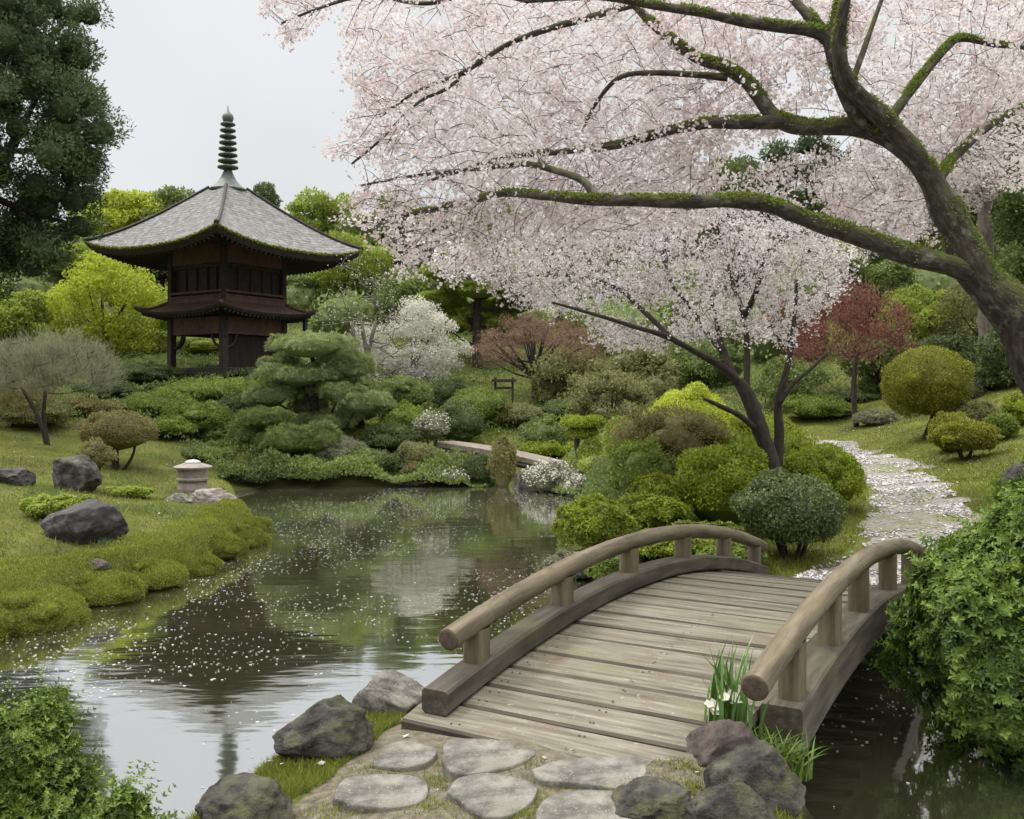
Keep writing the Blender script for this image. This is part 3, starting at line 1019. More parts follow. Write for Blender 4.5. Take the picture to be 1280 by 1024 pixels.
# ------------------------------------------------------------------ pagoda
PG = np.array([-9.47, 32.0, 0.0])
PG[2] = H(PG[0], PG[1]) - .05
PR = math.radians(-32.6)
def xf(mb):
    R = np.array([[math.cos(PR), -math.sin(PR), 0], [math.sin(PR), math.cos(PR), 0], [0, 0, 1]])
    mb.v = [v @ R.T + np.array([PG[0], PG[1], 0]) for v in mb.v]
    return mb
pag = thing('pagoda', 'two storey dark timber pagoda with sweeping grey shingle roof on the slope', 'pagoda', PG)
def pbuild(mb, name, mat, smooth=False, parent=None):
    o = xf(mb).build(name, mat, pag, PG, smooth)
    if parent is not None:
        o.parent = parent
        o.location = (0, 0, 0)
    return o
def roof_surf(a0, a1, z0, z1, up, pw, thick, wall_a, wall_z, rows, cols=33, ptop=2.6):
    top, fas, sof = MB(), MB(), MB()
    s = np.linspace(-1, 1, cols)
    for k in range(4):
        an = k * math.pi / 2
        R = np.array([[math.cos(an), -math.sin(an), 0], [math.sin(an), math.cos(an), 0], [0, 0, 1]])
        def P(r, dz=0.0, sc=1.0):
            hw = (a0 + (a1 - a0) * r) * sc
            z = z0 - (z0 - z1) * (1 - (1 - r) ** pw) + up * np.abs(s) ** ptop * r ** 3 + dz
            return np.stack([hw * s, np.full(cols, -hw), z], 1) @ R.T
        rs = np.linspace(0, 1, rows)
        v, g = [], []
        for r in rs:
            v.append(P(r))
            g.append(np.stack([(a0 + (a1 - a0) * r) * s + k * 20, np.full(cols, r * 4), np.zeros(cols)], 1))
        i, j = np.meshgrid(np.arange(rows - 1), np.arange(cols - 1), indexing='ij')
        qq = np.stack([i * cols + j, (i + 1) * cols + j, (i + 1) * cols + j + 1, i * cols + j + 1], -1).reshape(-1, 4)
        top.add(np.concatenate(v), qq, 0, None, np.concatenate(g))
        e0, e1, e2 = P(1.0), P(1.0, -thick * .5, .992), P(1.0, -thick, .965)
        j = np.arange(cols - 1)
        qq = np.concatenate([np.stack([b * cols + j, (b + 1) * cols + j, (b + 1) * cols + j + 1, b * cols + j + 1], 1) for b in range(2)])
        fas.add(np.concatenate([e0, e1, e2]), qq)
        wl = np.stack([wall_a * s, np.full(cols, -wall_a), np.full(cols, wall_z)], 1) @ R.T
        sof.add(np.concatenate([e2, wl]), np.stack([j, cols + j, cols + j + 1, j + 1], 1))
        # rafters under the eave
        for q_ in range(1, cols - 1, 1):
            p0, p1 = e2[q_] - [0, 0, .03], wl[q_] - [0, 0, .03]
            tube(sof, [p0 + (p1 - p0) * .02, p1], .045, 4)
    return top, fas, sof
def hips(a0, a1, z0, z1, up, pw, rad, mat):
    for k in range(4):
        an = k * math.pi / 2 - math.pi / 4
        r = np.linspace(0, 1, 24)
        hw = (a0 + (a1 - a0) * r) * math.sqrt(2) * 1.004
        z = z0 - (z0 - z1) * (1 - (1 - r) ** pw) + up * r ** 3 + .03
        m = MB()
        tube(m, np.stack([hw * math.cos(an), hw * math.sin(an), z], 1), rad * (1 + .5 * r ** 6), 7)
        pbuild(m, 'hip_ridge', mat, True)
up_args = (.42, 3.15, 8.98, 6.68, .40, 1.06)
top, fas, sof = roof_surf(*up_args, .24, 1.3, 7.0, 16)
rf = pbuild(top, 'roof', M['roof'], True)
pbuild(fas, 'eave_fascia', M['darkwood'], True)
pbuild(sof, 'soffit', M['darkwood'])
hips(*up_args, .05, M['darkwood'])
# thin moss fringe on the eave edge
mm = MB()
rm = np.random.default_rng(5)
for k in range(4):
    an = k * math.pi / 2
    R = np.array([[math.cos(an), -math.sin(an), 0], [math.sin(an), math.cos(an), 0], [0, 0, 1]])
    s = rm.uniform(-1, 1, 1500)
    p = np.stack([3.15 * s, np.full(1500, -3.16), 6.68 + .40 * np.abs(s) ** 2.6 + rm.uniform(-.05, .015, 1500)], 1) @ R.T
    nn = np.tile(np.array([0, -1, .2]) @ R.T, (1500, 1))
    leaf_quads(mm, p, nrm(nn), .05, .035, rm, tang=1, up=-.1)
pbuild(mm, 'eave_moss', G['moss'])
lo_args = (1.34, 2.07, 5.10, 4.74, .20, 1.4)
top, fas, sof = roof_surf(*lo_args, .12, 1.3, 4.68, 8, 25)
pbuild(top, 'skirt_roof', M['roofred'], True)
pbuild(fas, 'skirt_fascia', M['darkwood'], True)
pbuild(sof, 'skirt_soffit', M['darkwood'])
hips(*lo_args, .045, M['roofred'])
# upper storey
m = MB()
for k in range(4):
    an = k * math.pi / 2
    c, s = math.cos(an), math.sin(an)
    box(m, (s * 1.27, -c * 1.27, 6.62), (2.40, .10, .62), an, 0, .01)
pbuild(m, 'frieze', M['brownwood'])
m = MB()
box(m, (0, 0, 5.83), (2.36, 2.36, 1.0))
pbuild(m, 'inner_wall', M['darkwood'])
for sx, sy in ((1, 1), (1, -1), (-1, 1), (-1, -1)):
    m = MB()
    box(m, (sx * 1.26, sy * 1.26, 5.95), (.19, .19, 2.0), 0, 0, .015)
    pbuild(m, 'corner_post', M['darkwood'])
for k in range(4):
    an = k * math.pi / 2
    c, s = math.cos(an), math.sin(an)
    m = MB()
    for o_ in (-.62, -.1, .42, .85):
        box(m, (s * 1.2 + c * o_, -c * 1.2 + s * o_, 5.83), (.06, .07, .92), an)
    box(m, (s * 1.22, -c * 1.22, 6.24), (2.3, .10, .12), an)
    pbuild(m, 'window_frame', M['darkwood'])
    m = MB()
    box(m, (s * 1.34, -c * 1.34, 5.40), (2.56, .08, .07), an)
    box(m, (s * 1.34, -c * 1.34, 5.17), (2.52, .05, .24), an)
    box(m, (s * 1.36, -c * 1.36, 5.27), (2.60, .06, .05), an)
    pbuild(m, 'balustrade', M['brownwood'])
# lower storey
m = MB()
for k in range(4):
    an = k * math.pi / 2
    c, s = math.cos(an), math.sin(an)
    box(m, (s * 1.25, -c * 1.25, 4.33), (2.38, .10, .56), an, 0, .01)
pbuild(m, 'lower_frieze', M['brownwood'])
for sx, sy in ((1, 1), (1, -1), (-1, 1), (-1, -1)):
    m = MB()
    box(m, (sx * 1.26, sy * 1.26, 3.55), (.22, .22, 2.2), 0, 0, .02)
    pbuild(m, 'lower_post', M['darkwood'])
    m = MB()
    for dx, dy in ((-sx, 0), (0, -sy)):
        ps = [np.array([sx * 1.26 + dx * (.1 + .42 * math.sin(q_)), sy * 1.26 + dy * (.1 + .42 * math.sin(q_)), 3.62 + .42 * (1 - math.cos(q_))]) for q_ in np.linspace(0, math.pi / 2, 6)]
        tube(m, ps, .045, 5)
    pbuild(m, 'curved_brace', M['darkwood'])
m = MB()
box(m, (1.12, 0, 3.4), (.08, 2.3, 1.7))
pbuild(m, 'wall_panel', M['darkbrown'])
m = MB()
box(m, (0.0, 0, 2.86), (3.0, 3.0, .24), 0, 0, .02)
pbuild(m, 'floor_platform', M['darkwood'])
m = MB()
box(m, (1.78, 1.78, 4.36), (.12, .12, .74))
box(m, (1.5, 1.5, 4.04), (.12, 1.0, .12), -math.pi / 4)
pbuild(m, 'eave_strut', M['darkwood'])
# finial
m = MB()
lathe(m, (0, 0, 0), [(.60, 8.86), (.63, 8.93), (.55, 9.0), (.40, 9.10), (.27, 9.26), (.18, 9.46), (.13, 9.58), (.10, 9.62), (.09, 11.15), (.03, 11.2)], 20)
fin = pbuild(m, 'finial', M['bronze'], False)
for i in range(8):
    z, r = 9.68 + i * .205, .34 - i * .014
    m = MB()
    lathe(m, (0, 0, 0), [(.10, z - .07), (r * .7, z - .055), (r, z - .02), (r, z + .025), (r * .75, z + .05), (.10, z + .08)], 20)
    pbuild(m, 'ring', M['bronze'], True, fin)
m = MB()
lathe(m, (0, 0, 0), [(.05, 11.12), (.15, 11.2), (.19, 11.32), (.17, 11.42), (.09, 11.5), (.03, 11.56), (.012, 11.75)], 20)
pbuild(m, 'jewel', M['bronze'], True, fin)

# ------------------------------------------------------------------ stone lantern, slab, gate, plank bridge
g = grd(241, 613)
ln = thing('stone_lantern', 'squat round stone lantern with a pale cap at the water edge', 'lantern', g)
m = MB()
lathe(m, g, [(.26, -.1), (.27, .02), (.25, .12), (.24, .15)], 28)
m.build('base', M['lanternstone'], ln, g)
m = MB()
lathe(m, g, [(.235, .15), (.285, .17), (.29, .20), (.245, .22), (.25, .33), (.27, .36)], 28)
m.build('drum', M['lanternstone'], ln, g)
m = MB()
lathe(m, g, [(.27, .36), (.33, .385), (.335, .41), (.29, .43), (.18, .465), (.13, .475)], 28)
m.build('lid', M['lanternstone'], ln, g)
m = MB()
lathe(m, g, [(.14, .475), (.13, .50), (.08, .525), (.02, .535)], 20)
m.build('cap', M['capstone'], ln, g, True)

def rock_mesh(g, R, seed, cuts=6, rough=.22):
    rng = np.random.default_rng(seed)
    v, f = ICO5
    off = Vector(rng.uniform(0, 50, 3))
    d = np.array([mnoise.fractal(Vector(p) * 1.1 + off, 0.9, 2.1, 5) for p in v])
    d2 = np.array([mnoise.fractal(Vector(p) * 3.4 + off, 0.7, 2.2, 6) for p in v])
    vv = v * (1 + rough * d)[:, None]
    for _ in range(cuts):
        n_ = nrm(rng.normal(size=3) * np.array([1, 1, .8]))
        h_ = rng.uniform(.62, .86)
        o_ = vv @ n_ - h_
        vv = vv - np.where(o_ > 0, o_ * .95, 0)[:, None] * n_
    a = rng.uniform(-.4, .4)
    vv = vv * (1 + .075 * d2)[:, None] * np.array(R)
    vv = np.stack([vv[:, 0] * math.cos(a) - vv[:, 1] * math.sin(a), vv[:, 0] * math.sin(a) + vv[:, 1] * math.cos(a), vv[:, 2]], 1)
    return vv + g, f

def rock(px, top, base, rx, label, mat='rock', dep=.8, seed=1, sink=.25, d=None, group=None, lean=0, cuts=9):
    if d is None:
        g = grd(px, base)
    else:
        x = (px - CX) / F * d
        g = np.array([x, d, H(x, d)])
    r = rx / F * g[1]
    g[1] += r * dep * .6
    zt = CAMZ - (top - HY) / F * g[1]
    h = max(zt - g[2], .1)
    c = g + np.array([0, 0, h * (.5 - sink)])
    v, f = rock_mesh(c, (r * 1.18, r * dep * 1.15, h * (.5 + sink) * 1.14), seed, cuts)
    o = MB().add(v, f).build('boulder', M[mat], None, g, True)
    return tag(o, label, 'boulder', group)
rock(292, 968, 1040, 58, 'mossy brown-grey boulder at the water edge by the bottom of the photo', 'rock', .75, 3)
rock(400, 882, 952, 56, 'rounded dark boulder between pond and stepping stones, middle of three', 'rock', .8, 5)
rock(490, 842, 892, 54, 'pale grey flat-topped boulder on the bank left of the bridge end', 'slab', .7, 8)
rock(908, 908, 965, 46, 'brownish rounded boulder below the white iris', 'rockbrown', .8, 12)
rock(945, 934, 1020, 56, 'big speckled grey boulder in front of the brown one by the stream', 'rock', .8, 14)
rock(915, 990, 1060, 55, 'low grey boulder at the bottom edge below the big speckled one', 'rock', .8, 17)
rock(822, 980, 1030, 50, 'flat dark grey boulder beside the last stepping stone', 'rock', .8, 21)
rock(100, 625, 678, 52, 'big dark boulder lying on the left lawn', 'rockdark', .7, 23, .2)
rock(85, 572, 614, 30, 'upright grey boulder on the lawn behind the dark one', 'rock', .8, 27, .15)
rock(14, 586, 606, 22, 'small dark boulder at the left edge of the lawn', 'rockdark', .8, 29, .2)
rock(262, 613, 629, 26, 'flat tan stone lying beside the round lantern', 'lanternstone', .6, 31, .3)
rock(222, 618, 628, 14, 'low pale stone at the foot of the round lantern', 'slab', .7, 33, .3)
rock(1278, 580, 625, 24, 'mossy grey boulder at the right edge above the big shrub', 'rock', .8, 35)
rock(712, 606, 622, 26, 'grey shore stone below the white flowering shrub', 'rock', .7, 37, .3, 20.6)
rock(775, 590, 632, 20, 'tan boulder among the shrubs on the right shore', 'rockbrown', .8, 39, .2, 18.6)
rock(575, 596, 612, 34, 'long grey shore stone under the small plank bridge', 'rock', .6, 41, .3, 22.6)
rock(500, 600, 613, 30, 'low shore stone under the grey cushion shrubs', 'rock', .6, 43, .3, 22.4)
rock(655, 592, 610, 18, 'small shore stone beside the right end of the plank bridge', 'rock', .7, 45, .3, 21.8)
rock(120, 742, 752, 14, 'small pale stone in the mossy lawn edge', 'rockbrown', .7, 47, .3, 10.3)

def slab(outline, label, seed):
    rng = np.random.default_rng(seed)
    pts = []
    for px, py in outline:
        d = (CAMZ - .535) * F / (py - HY)
        pts.append(((px - CX) / F * d, d))
    pts = spline(np.array(pts + pts[:1]), 49)[:-1]
    c = pts.mean(0)
    n = len(pts)
    jit = 1 + (fbm(np.stack([pts[:, 0] * 9, pts[:, 1] * 9, np.full(n, seed * 3.)], 1), 2) - .5) * .10
    zb = H(*c)
    V, k = [], 0
    for sc, dz in ((1.0, -.05), (1.0, .010), (.992, .018), (.975, .0215), (.8, .022), (.6, .0225), (.4, .0225), (.2, .022)):
        p = c + (pts - c) * sc * (jit[:, None] if sc > .5 else 1)
        z = zb + .015 + dz + (fbm(np.stack([p[:, 0] * 6, p[:, 1] * 6, np.full(n, seed * 1.)], 1), 3) - .5) * .014 * (1 if sc < .98 else .4)
        V.append(np.c_[p, z])
    i = np.arange(n)
    qq = np.concatenate([np.stack([a * n + i, a * n + (i + 1) % n, (a + 1) * n + (i + 1) % n, (a + 1) * n + i], 1) for a in range(7)])
    m = MB().add(np.concatenate(V), [qq, np.array([list(range(7 * n, 8 * n))])])
    tag(m.build('stepping_stone', M['slab'], None, (c[0], c[1], zb), True), label, 'stepping stone', 'stepping stones before the bridge')
slab([(465, 950), (480, 927), (510, 919), (545, 930), (535, 945), (505, 953)], 'smallest stepping stone, triangular, nearest the left bank boulders', 1)
slab([(553, 945), (556, 928), (590, 923), (640, 928), (668, 940), (650, 955), (590, 968), (560, 962)], 'heart shaped stepping stone in the back row', 2)
slab([(415, 990), (430, 966), (480, 960), (530, 966), (534, 990), (500, 1001), (450, 1000)], 'oblong stepping stone at the left of the front row', 3)
slab([(558, 990), (575, 972), (620, 967), (668, 980), (665, 1000), (640, 1018), (600, 1019)], 'bluish grey rounded stepping stone in the middle of the front row', 4)
slab([(668, 965), (700, 953), (770, 948), (838, 952), (840, 968), (800, 990), (730, 984), (675, 978)], 'longest pale stepping stone just below the bridge end', 5)
slab([(668, 1020), (690, 996), (740, 990), (792, 998), (800, 1020), (780, 1050), (690, 1050)], 'stepping stone cut by the bottom edge of the photo', 6)
slab([(470, 1060), (500, 1034), (560, 1032), (620, 1045), (600, 1080), (520, 1085)], 'stepping stone below the oblong one at the bottom edge', 7)

# small plank bridge across the inlet
A, B = V3(556, 552, 24.4), V3(692, 577, 22.7)
pb = thing('plank_bridge', 'small low plank bridge across the inlet on the far shore', 'bridge', (A + B) / 2 - np.array([0, 0, .3]))
dv = nrm((B - A) * [1, 1, 0])
pv = np.array([-dv[1], dv[0], 0])
n = 16
f_ = np.linspace(-.02, 1.02, n)
ctr = A + (B - A) * f_[:, None] + np.array([0, 0, 1]) * (.05 * 4 * f_ * (1 - f_))[:, None]
m = MB()
V = np.concatenate([np.stack([c_ - pv * .42, c_ + pv * .42, c_ + pv * .42 - [0, 0, .12], c_ - pv * .42 - [0, 0, .12]]) for c_ in ctr])
i = np.arange(4)
qq = np.concatenate([np.stack([a * 4 + i, a * 4 + (i + 1) % 4, (a + 1) * 4 + (i + 1) % 4, (a + 1) * 4 + i], 1) for a in range(n - 1)])
m.add(V, [qq, np.array([[0, 1, 2, 3]]), np.array([[(n - 1) * 4 + k for k in range(4)]])])
m.build('deck', M['plankbridge'], pb, np.array(pb.location))
m = MB()
for sgn in (-1, 1):
    tube(m, ctr + pv * sgn * .36 - [0, 0, .2], .075, 8)
m.build('beam', M['darkwood'], pb, np.array(pb.location))
# small dark gate on the far path
g = grd(632, 512)
g = np.array([(630 - CX) / F * 29, 29, H((630 - CX) / F * 29, 29)])
gt = thing('garden_gate', 'small dark timber gate half hidden under the reddish tree', 'gate', g)
zt = CAMZ - (476 - HY) / F * 29
for sgn in (-1, 1):
    m = MB()
    box(m, g + [sgn * .26, 0, (zt - g[2]) / 2], (.07, .07, zt - g[2] + .2))
    m.build('gate_post', M['darkwood'], gt, g)
m = MB()
box(m, (g[0], g[1], zt), (.75, .3, .09))
box(m, (g[0], g[1], zt - .22), (.5, .06, .07))
m.build('lintel', M['darkwood'], gt, g)
m = MB()
for k in range(4):
    box(m, (g[0], g[1] + .02, g[2] + .15 + k * .16), (.46, .03, .05))
m.build('slatted_leaf', M['plankbridge'], gt, g)
#==SECTION3==
# ------------------------------------------------------------------ shrubs
# big shrubs close to the camera
shrub(1312, 606, 905, 172, 'glossy', 'huge glossy green shrub overhanging the stream right of the bridge', n=24000, L=.048, W=.020, bumps=34, bs=.27, d=5.85, dep=1.0, k=5, seed=3, low=-.75, up=.3, sink=.25, sprigs=520)
shrub(8, 874, 1090, 98, 'juniper', 'bright feathery green shrub at the bottom left corner', n=17000, L=.030, W=.011, bumps=30, bs=.28, d=4.55, dep=.9, k=5, seed=5, low=-.5, tilt=.9, sprigs=380)
shrub(150, 1000, 1090, 45, 'juniper', 'low feathery green sprig bush at the bottom edge', n=4500, L=.030, W=.011, bumps=12, bs=.36, d=4.1, dep=.9, k=5, seed=6, low=-.5, tilt=.9, sprigs=120)
# clipped shrubs beyond the bridge
shrub(988, 591, 712, 71, 'boxwood', 'clipped dark green globe shrub on dark stems at the far end of the bridge', n=15000, L=.036, W=.024, bumps=12, bs=.28, d=10.9, dep=.95, stems=5, lift=.26, low=-.8, name='globe_shrub', smooth=True, sink=.05)
shrub(745, 628, 738, 52, 'bright', 'lime green azalea at the shore behind the bridge handrail', n=9000, L=.05, W=.026, bumps=14, bs=.42, d=11.9, name='azalea', cat='shrub', k=2)
shrub(812, 622, 735, 48, 'bright', 'fresh green azalea right of the lime one behind the handrail', n=9000, L=.05, W=.026, bumps=14, bs=.42, d=12.3, name='azalea', k=2)
shrub(722, 692, 768, 42, 'grey', 'grey-green leafy plant at the waterline beside the left handrail', n=4500, L=.055, W=.028, bumps=9, d=11.5, k=3, name='leafy_plant', cat='plant')
shrub(880, 655, 730, 48, 'azalea', 'dark azalea behind the second handrail post', n=8000, L=.045, W=.026, bumps=12, d=11.7, name='azalea', k=2)
shrub(905, 555, 675, 66, 'bright', 'wide mounded azalea below the cherry trunk, left side', n=15000, L=.045, W=.026, bumps=12, bs=.34, d=12.6, name='azalea', smooth=True)
shrub(1025, 553, 655, 58, 'bright', 'mounded azalea right of the cherry trunk', n=13000, L=.045, W=.026, bumps=10, bs=.32, d=13.4, name='azalea', smooth=True)
shrub(945, 520, 620, 86, 'bright', 'broad clipped mound behind the cherry trunk', n=17000, L=.045, W=.026, bumps=12, bs=.3, d=15.2, name='azalea', smooth=True)
shrub(838, 508, 605, 72, 'brownish', 'olive-brown rounded bush left of the cherry', n=14000, L=.045, W=.022, bumps=14, bs=.34, d=15.0, name='rounded_shrub', stems=3, lift=.1)
shrub(860, 483, 560, 64, 'lime', 'bright yellow-green domed azalea on top of the shrub bank', n=13000, L=.05, W=.03, bumps=10, bs=.3, d=18.0, name='azalea', smooth=True)
shrub(800, 548, 640, 40, 'azalea', 'small green bush below the olive-brown one', n=6000, L=.045, W=.024, bumps=10, d=14.0)
shrub(775, 520, 590, 24, 'lime_soft', 'yellowish bush at the left side of the olive-brown one', n=4000, L=.045, W=.024, bumps=8, d=16.8)
shrub(760, 568, 612, 34, 'lime_soft', 'low yellow-green bush behind the shore rocks', n=5000, L=.045, W=.024, bumps=9, d=18.3)
shrub(820, 595, 660, 34, 'bright', 'fresh green bush with a mossy rock beside the shore', n=6000, L=.045, W=.026, bumps=10, d=13.6, k=2)
shrub(765, 605, 640, 26, 'olive', 'olive cushion bush at the right shore', n=4000, L=.04, W=.022, bumps=7, d=16.6)
shrub(842, 664, 735, 60, 'bright', 'leafy azalea seen between the posts of the left handrail', n=9000, L=.045, W=.026, bumps=14, d=10.9, name='azalea', k=2)
shrub(915, 676, 735, 44, 'azalea', 'low dark azalea beside the clipped globe behind the handrail end', n=7000, L=.04, W=.024, bumps=12, d=10.4, name='azalea', k=2)
shrub(765, 690, 745, 40, 'azalea', 'low azalea at the waterline just behind the left handrail', n=6500, L=.045, W=.026, bumps=12, d=10.8, name='azalea', k=2)
# topiary on the right lawn
shrub(1158, 430, 548, 57, 'gold', 'large golden green mushroom topiary on a thick trunk', n=22000, L=.045, W=.024, bumps=5, bs=.2, d=21, dep=.95, stems=1, lift=.28, low=-.9, name='topiary_tree', cat='topiary', smooth=True)
shrub(1207, 525, 577, 43, 'gold', 'low golden clipped bush nearest the path on the right lawn', n=12000, L=.045, W=.024, bumps=8, bs=.26, d=17.4, stems=4, lift=.24, low=-.7, name='clipped_shrub', smooth=True)
shrub(1190, 514, 560, 29, 'gold', 'clipped golden bush tucked behind the nearest one', n=7000, L=.045, W=.024, bumps=8, bs=.26, d=18.6, name='clipped_shrub', smooth=True)
shrub(1222, 500, 548, 30, 'olive', 'olive clipped bush uphill of the golden ones', n=7000, L=.05, W=.026, bumps=8, bs=.26, d=20.5, name='clipped_shrub', smooth=True)
shrub(1250, 516, 565, 22, 'azalea', 'dull green clipped bush right of the golden ones', n=5000, L=.05, W=.026, bumps=8, bs=.28, d=18.8, name='clipped_shrub')
shrub(1272, 495, 545, 22, 'bright', 'fresh green bush at the right edge of the lawn', n=4000, L=.05, W=.03, bumps=8, d=19.5)
shrub(1020, 497, 532, 46, 'azalea', 'low dark hedge at the far end of the lawn', n=11000, L=.06, W=.034, bumps=10, bs=.34, d=27, name='hedge', cat='hedge')
shrub(1095, 515, 541, 30, 'grey', 'flat grey-green bush in the lawn beside the topiary', n=6000, L=.055, W=.026, bumps=7, bs=.3, d=25)
shrub(1072, 500, 520, 40, 'deep', 'dark low bush under the red maple', n=6000, L=.06, W=.034, bumps=9, d=29)
shrub(1250, 455, 505, 46, 'deep', 'dark green bush at the top of the right lawn', n=7000, L=.06, W=.034, bumps=10, d=25)
shrub(1205, 470, 512, 28, 'grey', 'pale grey twiggy bush behind the golden topiary', n=4500, L=.06, W=.02, bumps=8, d=25)
# far shore, middle
FS = [
 (505, 472, 512, 36, 28, 'mid', 'green rounded bush below the white blossom tree'),
 (560, 468, 505, 24, 29, 'deep', 'small dark bush between white blossom and gate'),
 (596, 482, 530, 40, 27, 'azalea', 'wide green mound left of the garden gate'),
 (572, 500, 548, 32, 25.6, 'deep', 'dark rounded bush above the plank bridge'),
 (505, 505, 545, 34, 25.5, 'azalea', 'leafy mound behind the flowering sapling'),
 (487, 533, 566, 38, 24.2, 'deep', 'dark low cushion on the bright moss slope'),
 (522, 552, 600, 30, 23.0, 'olive', 'olive bush at the left end of the plank bridge'),
 (495, 565, 606, 26, 23.0, 'deep', 'dark round bush on the shore below the moss slope'),
 (523, 578, 610, 26, 22.7, 'brownish', 'brownish cushion bush at the far waterline'),
 (455, 560, 612, 34, 22.8, 'mid', 'feathery green bush at the waterline under the cloud pine'),
 (628, 548, 604, 18, 22.3, 'brownish', 'grey-brown globe bush in front of the plank bridge'),
 (598, 570, 611, 24, 22.6, 'deep', 'dark bush under the plank bridge'),
 (683, 522, 560, 34, 25.5, 'mid', 'pale green round bush beyond the right end of the plank bridge'),
 (712, 500, 552, 40, 28, 'deep', 'dark bush behind the flat-topped little tree'),
 (650, 505, 545, 30, 27, 'olive', 'loose olive bush below the garden gate'),
 (745, 545, 595, 22, 20, 'lime_soft', 'yellow-green bush by the foot of the flat-topped little tree'),
 (690, 552, 580, 40, 25.2, 'bright', 'bright ground-hugging bush right of the plank bridge'),
 (345, 470, 505, 30, 28, 'azalea', 'rounded azalea just below the pagoda floor'),
 (440, 470, 520, 34, 27.5, 'mid', 'green bush behind the cloud pine'),
]
for px, top, base, rx, d, key, lab in FS:
    shrub(px, top, base, rx, key, lab, n=int(5000 + rx * 90), L=.06, W=.03, bumps=11, bs=.36, d=d, name='shrub')
shrub(690, 580, 618, 34, 'grey', 'white flowering shrub spilling over the shore rocks', n=5000, L=.06, W=.03, bumps=11, d=21.2, flowers_n=3600, name='flowering_shrub')
shrub(728, 598, 628, 20, 'grey', 'small white flowering shrub at the right end of the far shore', n=2500, L=.06, W=.03, bumps=8, d=19.8, flowers_n=1500, name='flowering_shrub')
shrub(540, 517, 562, 22, 'grey', 'round white flowering sapling above the moss slope', n=3200, L=.06, W=.03, bumps=9, d=24.0, flowers_n=900, stems=2, lift=.3, name='flowering_sapling')
shrub(560, 588, 611, 26, 'grey', 'petal-strewn cushion at the waterline beside the brownish one', n=3500, L=.05, W=.03, bumps=8, d=22.5, flowers_n=900, name='flowering_shrub')
# azalea bank on the left below the pagoda
LB = [
 (250, 470, 540, 56, 26.5, 'azalea', 'topmost wide azalea mound below the pagoda'),
 (200, 490, 560, 44, 25.0, 'azalea', 'azalea mound at the left of the bank below the pagoda'),
 (245, 505, 565, 46, 24.0, 'azalea', 'middle dark azalea mound below the pagoda'),
 (290, 495, 560, 40, 24.8, 'deep', 'azalea mound beside the spreading pine'),
 (205, 525, 575, 36, 23.0, 'azalea', 'lowest azalea mound left of the bank'),
 (165, 500, 545, 34, 26.0, 'mid', 'green azalea behind the domed topiary'),
 (130, 478, 530, 36, 27.5, 'deep', 'dark bush behind the wispy tree'),
 (310, 478, 520, 30, 27.4, 'azalea', 'azalea mound in front of the pagoda wall'),
 (40, 505, 565, 46, 22.5, 'olive', 'brown-green bush at the left edge behind the lawn'),
 (20, 455, 530, 46, 26, 'deep', 'dark bush under the big evergreen'),
 (105, 500, 560, 46, 24.5, 'brownish', 'low brownish thicket behind the leaning trunk'),
 (310, 582, 616, 34, 21.7, 'deep', 'low dark bush on the shore right of the lantern'),
 (262, 562, 600, 34, 22.0, 'mid', 'low green bush on the lawn behind the lantern'),
 (385, 585, 614, 40, 22.3, 'mid', 'low green bush at the waterline under the spreading pine'),
 (425, 545, 600, 36, 23.0, 'grey', 'grey-green bush below the cloud pine trunk'),
 (180, 455, 500, 44, 30, 'deep', 'dark bush at the left foot of the pagoda'),
 (255, 418, 470, 46, 36.5, 'lime_soft', 'yellow-green bush seen through the open pagoda storey'),
]
for px, top, base, rx, d, key, lab in LB:
    shrub(px, top, base, rx, key, lab, n=int(6000 + rx * 110), L=.058, W=.03, bumps=14, bs=.36, d=d, name='azalea' if 'azalea' in lab else 'shrub')
# domed topiary and small bushes on the left lawn
shrub(148, 514, 607, 49, 'brownish', 'domed olive-brown topiary on dark trunks on the left lawn', n=20000, L=.04, W=.018, bumps=6, bs=.24, d=18.8, dep=.9, stems=4, lift=.36, low=-.4, name='topiary_tree', cat='topiary', smooth=True)
shrub(160, 609, 642, 29, 'lime_soft', 'small bright green bush beside the big dark boulder', n=5000, L=.05, W=.028, bumps=10, d=15.6, k=2)
shrub(80, 652, 700, 44, 'lime_soft', 'low bright green bush in front of the big dark boulder', n=6500, L=.05, W=.026, bumps=12, d=12.7, k=2)
shrub(118, 552, 600, 22, 'brownish', 'thin brownish sapling bush in front of the domed topiary', n=2600, L=.045, W=.02, bumps=8, d=17.0, stems=2, lift=.35, name='sapling')
shrub(92, 596, 626, 24, 'grey', 'small grey-green bush on stems above the big dark boulder', n=2600, L=.045, W=.02, bumps=8, d=15.8, stems=3, lift=.3)
# moss cushions along the edge of the left lawn
ME = [(30, 727, 778, 62), (130, 710, 748, 40), (190, 695, 730, 36), (236, 680, 712, 30), (275, 664, 694, 27), (303, 650, 678, 24), (318, 640, 662, 18), (-40, 740, 800, 40)]
nm = ['largest rounded moss cushion at the left frame edge of the lawn rim', 'moss cushion next to the largest one on the lawn rim', 'moss cushion on the lawn rim below the low bright bush', 'fourth moss cushion along the lawn rim from the left', 'moss cushion near the right curve of the lawn rim',
      'small moss cushion on the right curve of the lawn rim', 'smallest moss cushion at the tip of the lawn rim', 'moss cushion cut off by the left edge of the photo']
for (px, top, base, rx), lab in zip([(a, b + 5, c_, d_ * 1.35) for a, b, c_, d_ in ME], nm):
    g_ = grd(px, base - 6) if px > 0 else None
    shrub(px, top, base, rx, 'moss', lab, n=int(7000 + rx * 170), L=.024, W=.011, bumps=10, bs=.34, smooth=True, d=(CAMZ - .1) * F / (base - HY) + .35, dep=.9, name='moss_cushion', cat='moss cushion', up=.5, out=.9, sink=.15, group='moss cushions along the lawn edge')

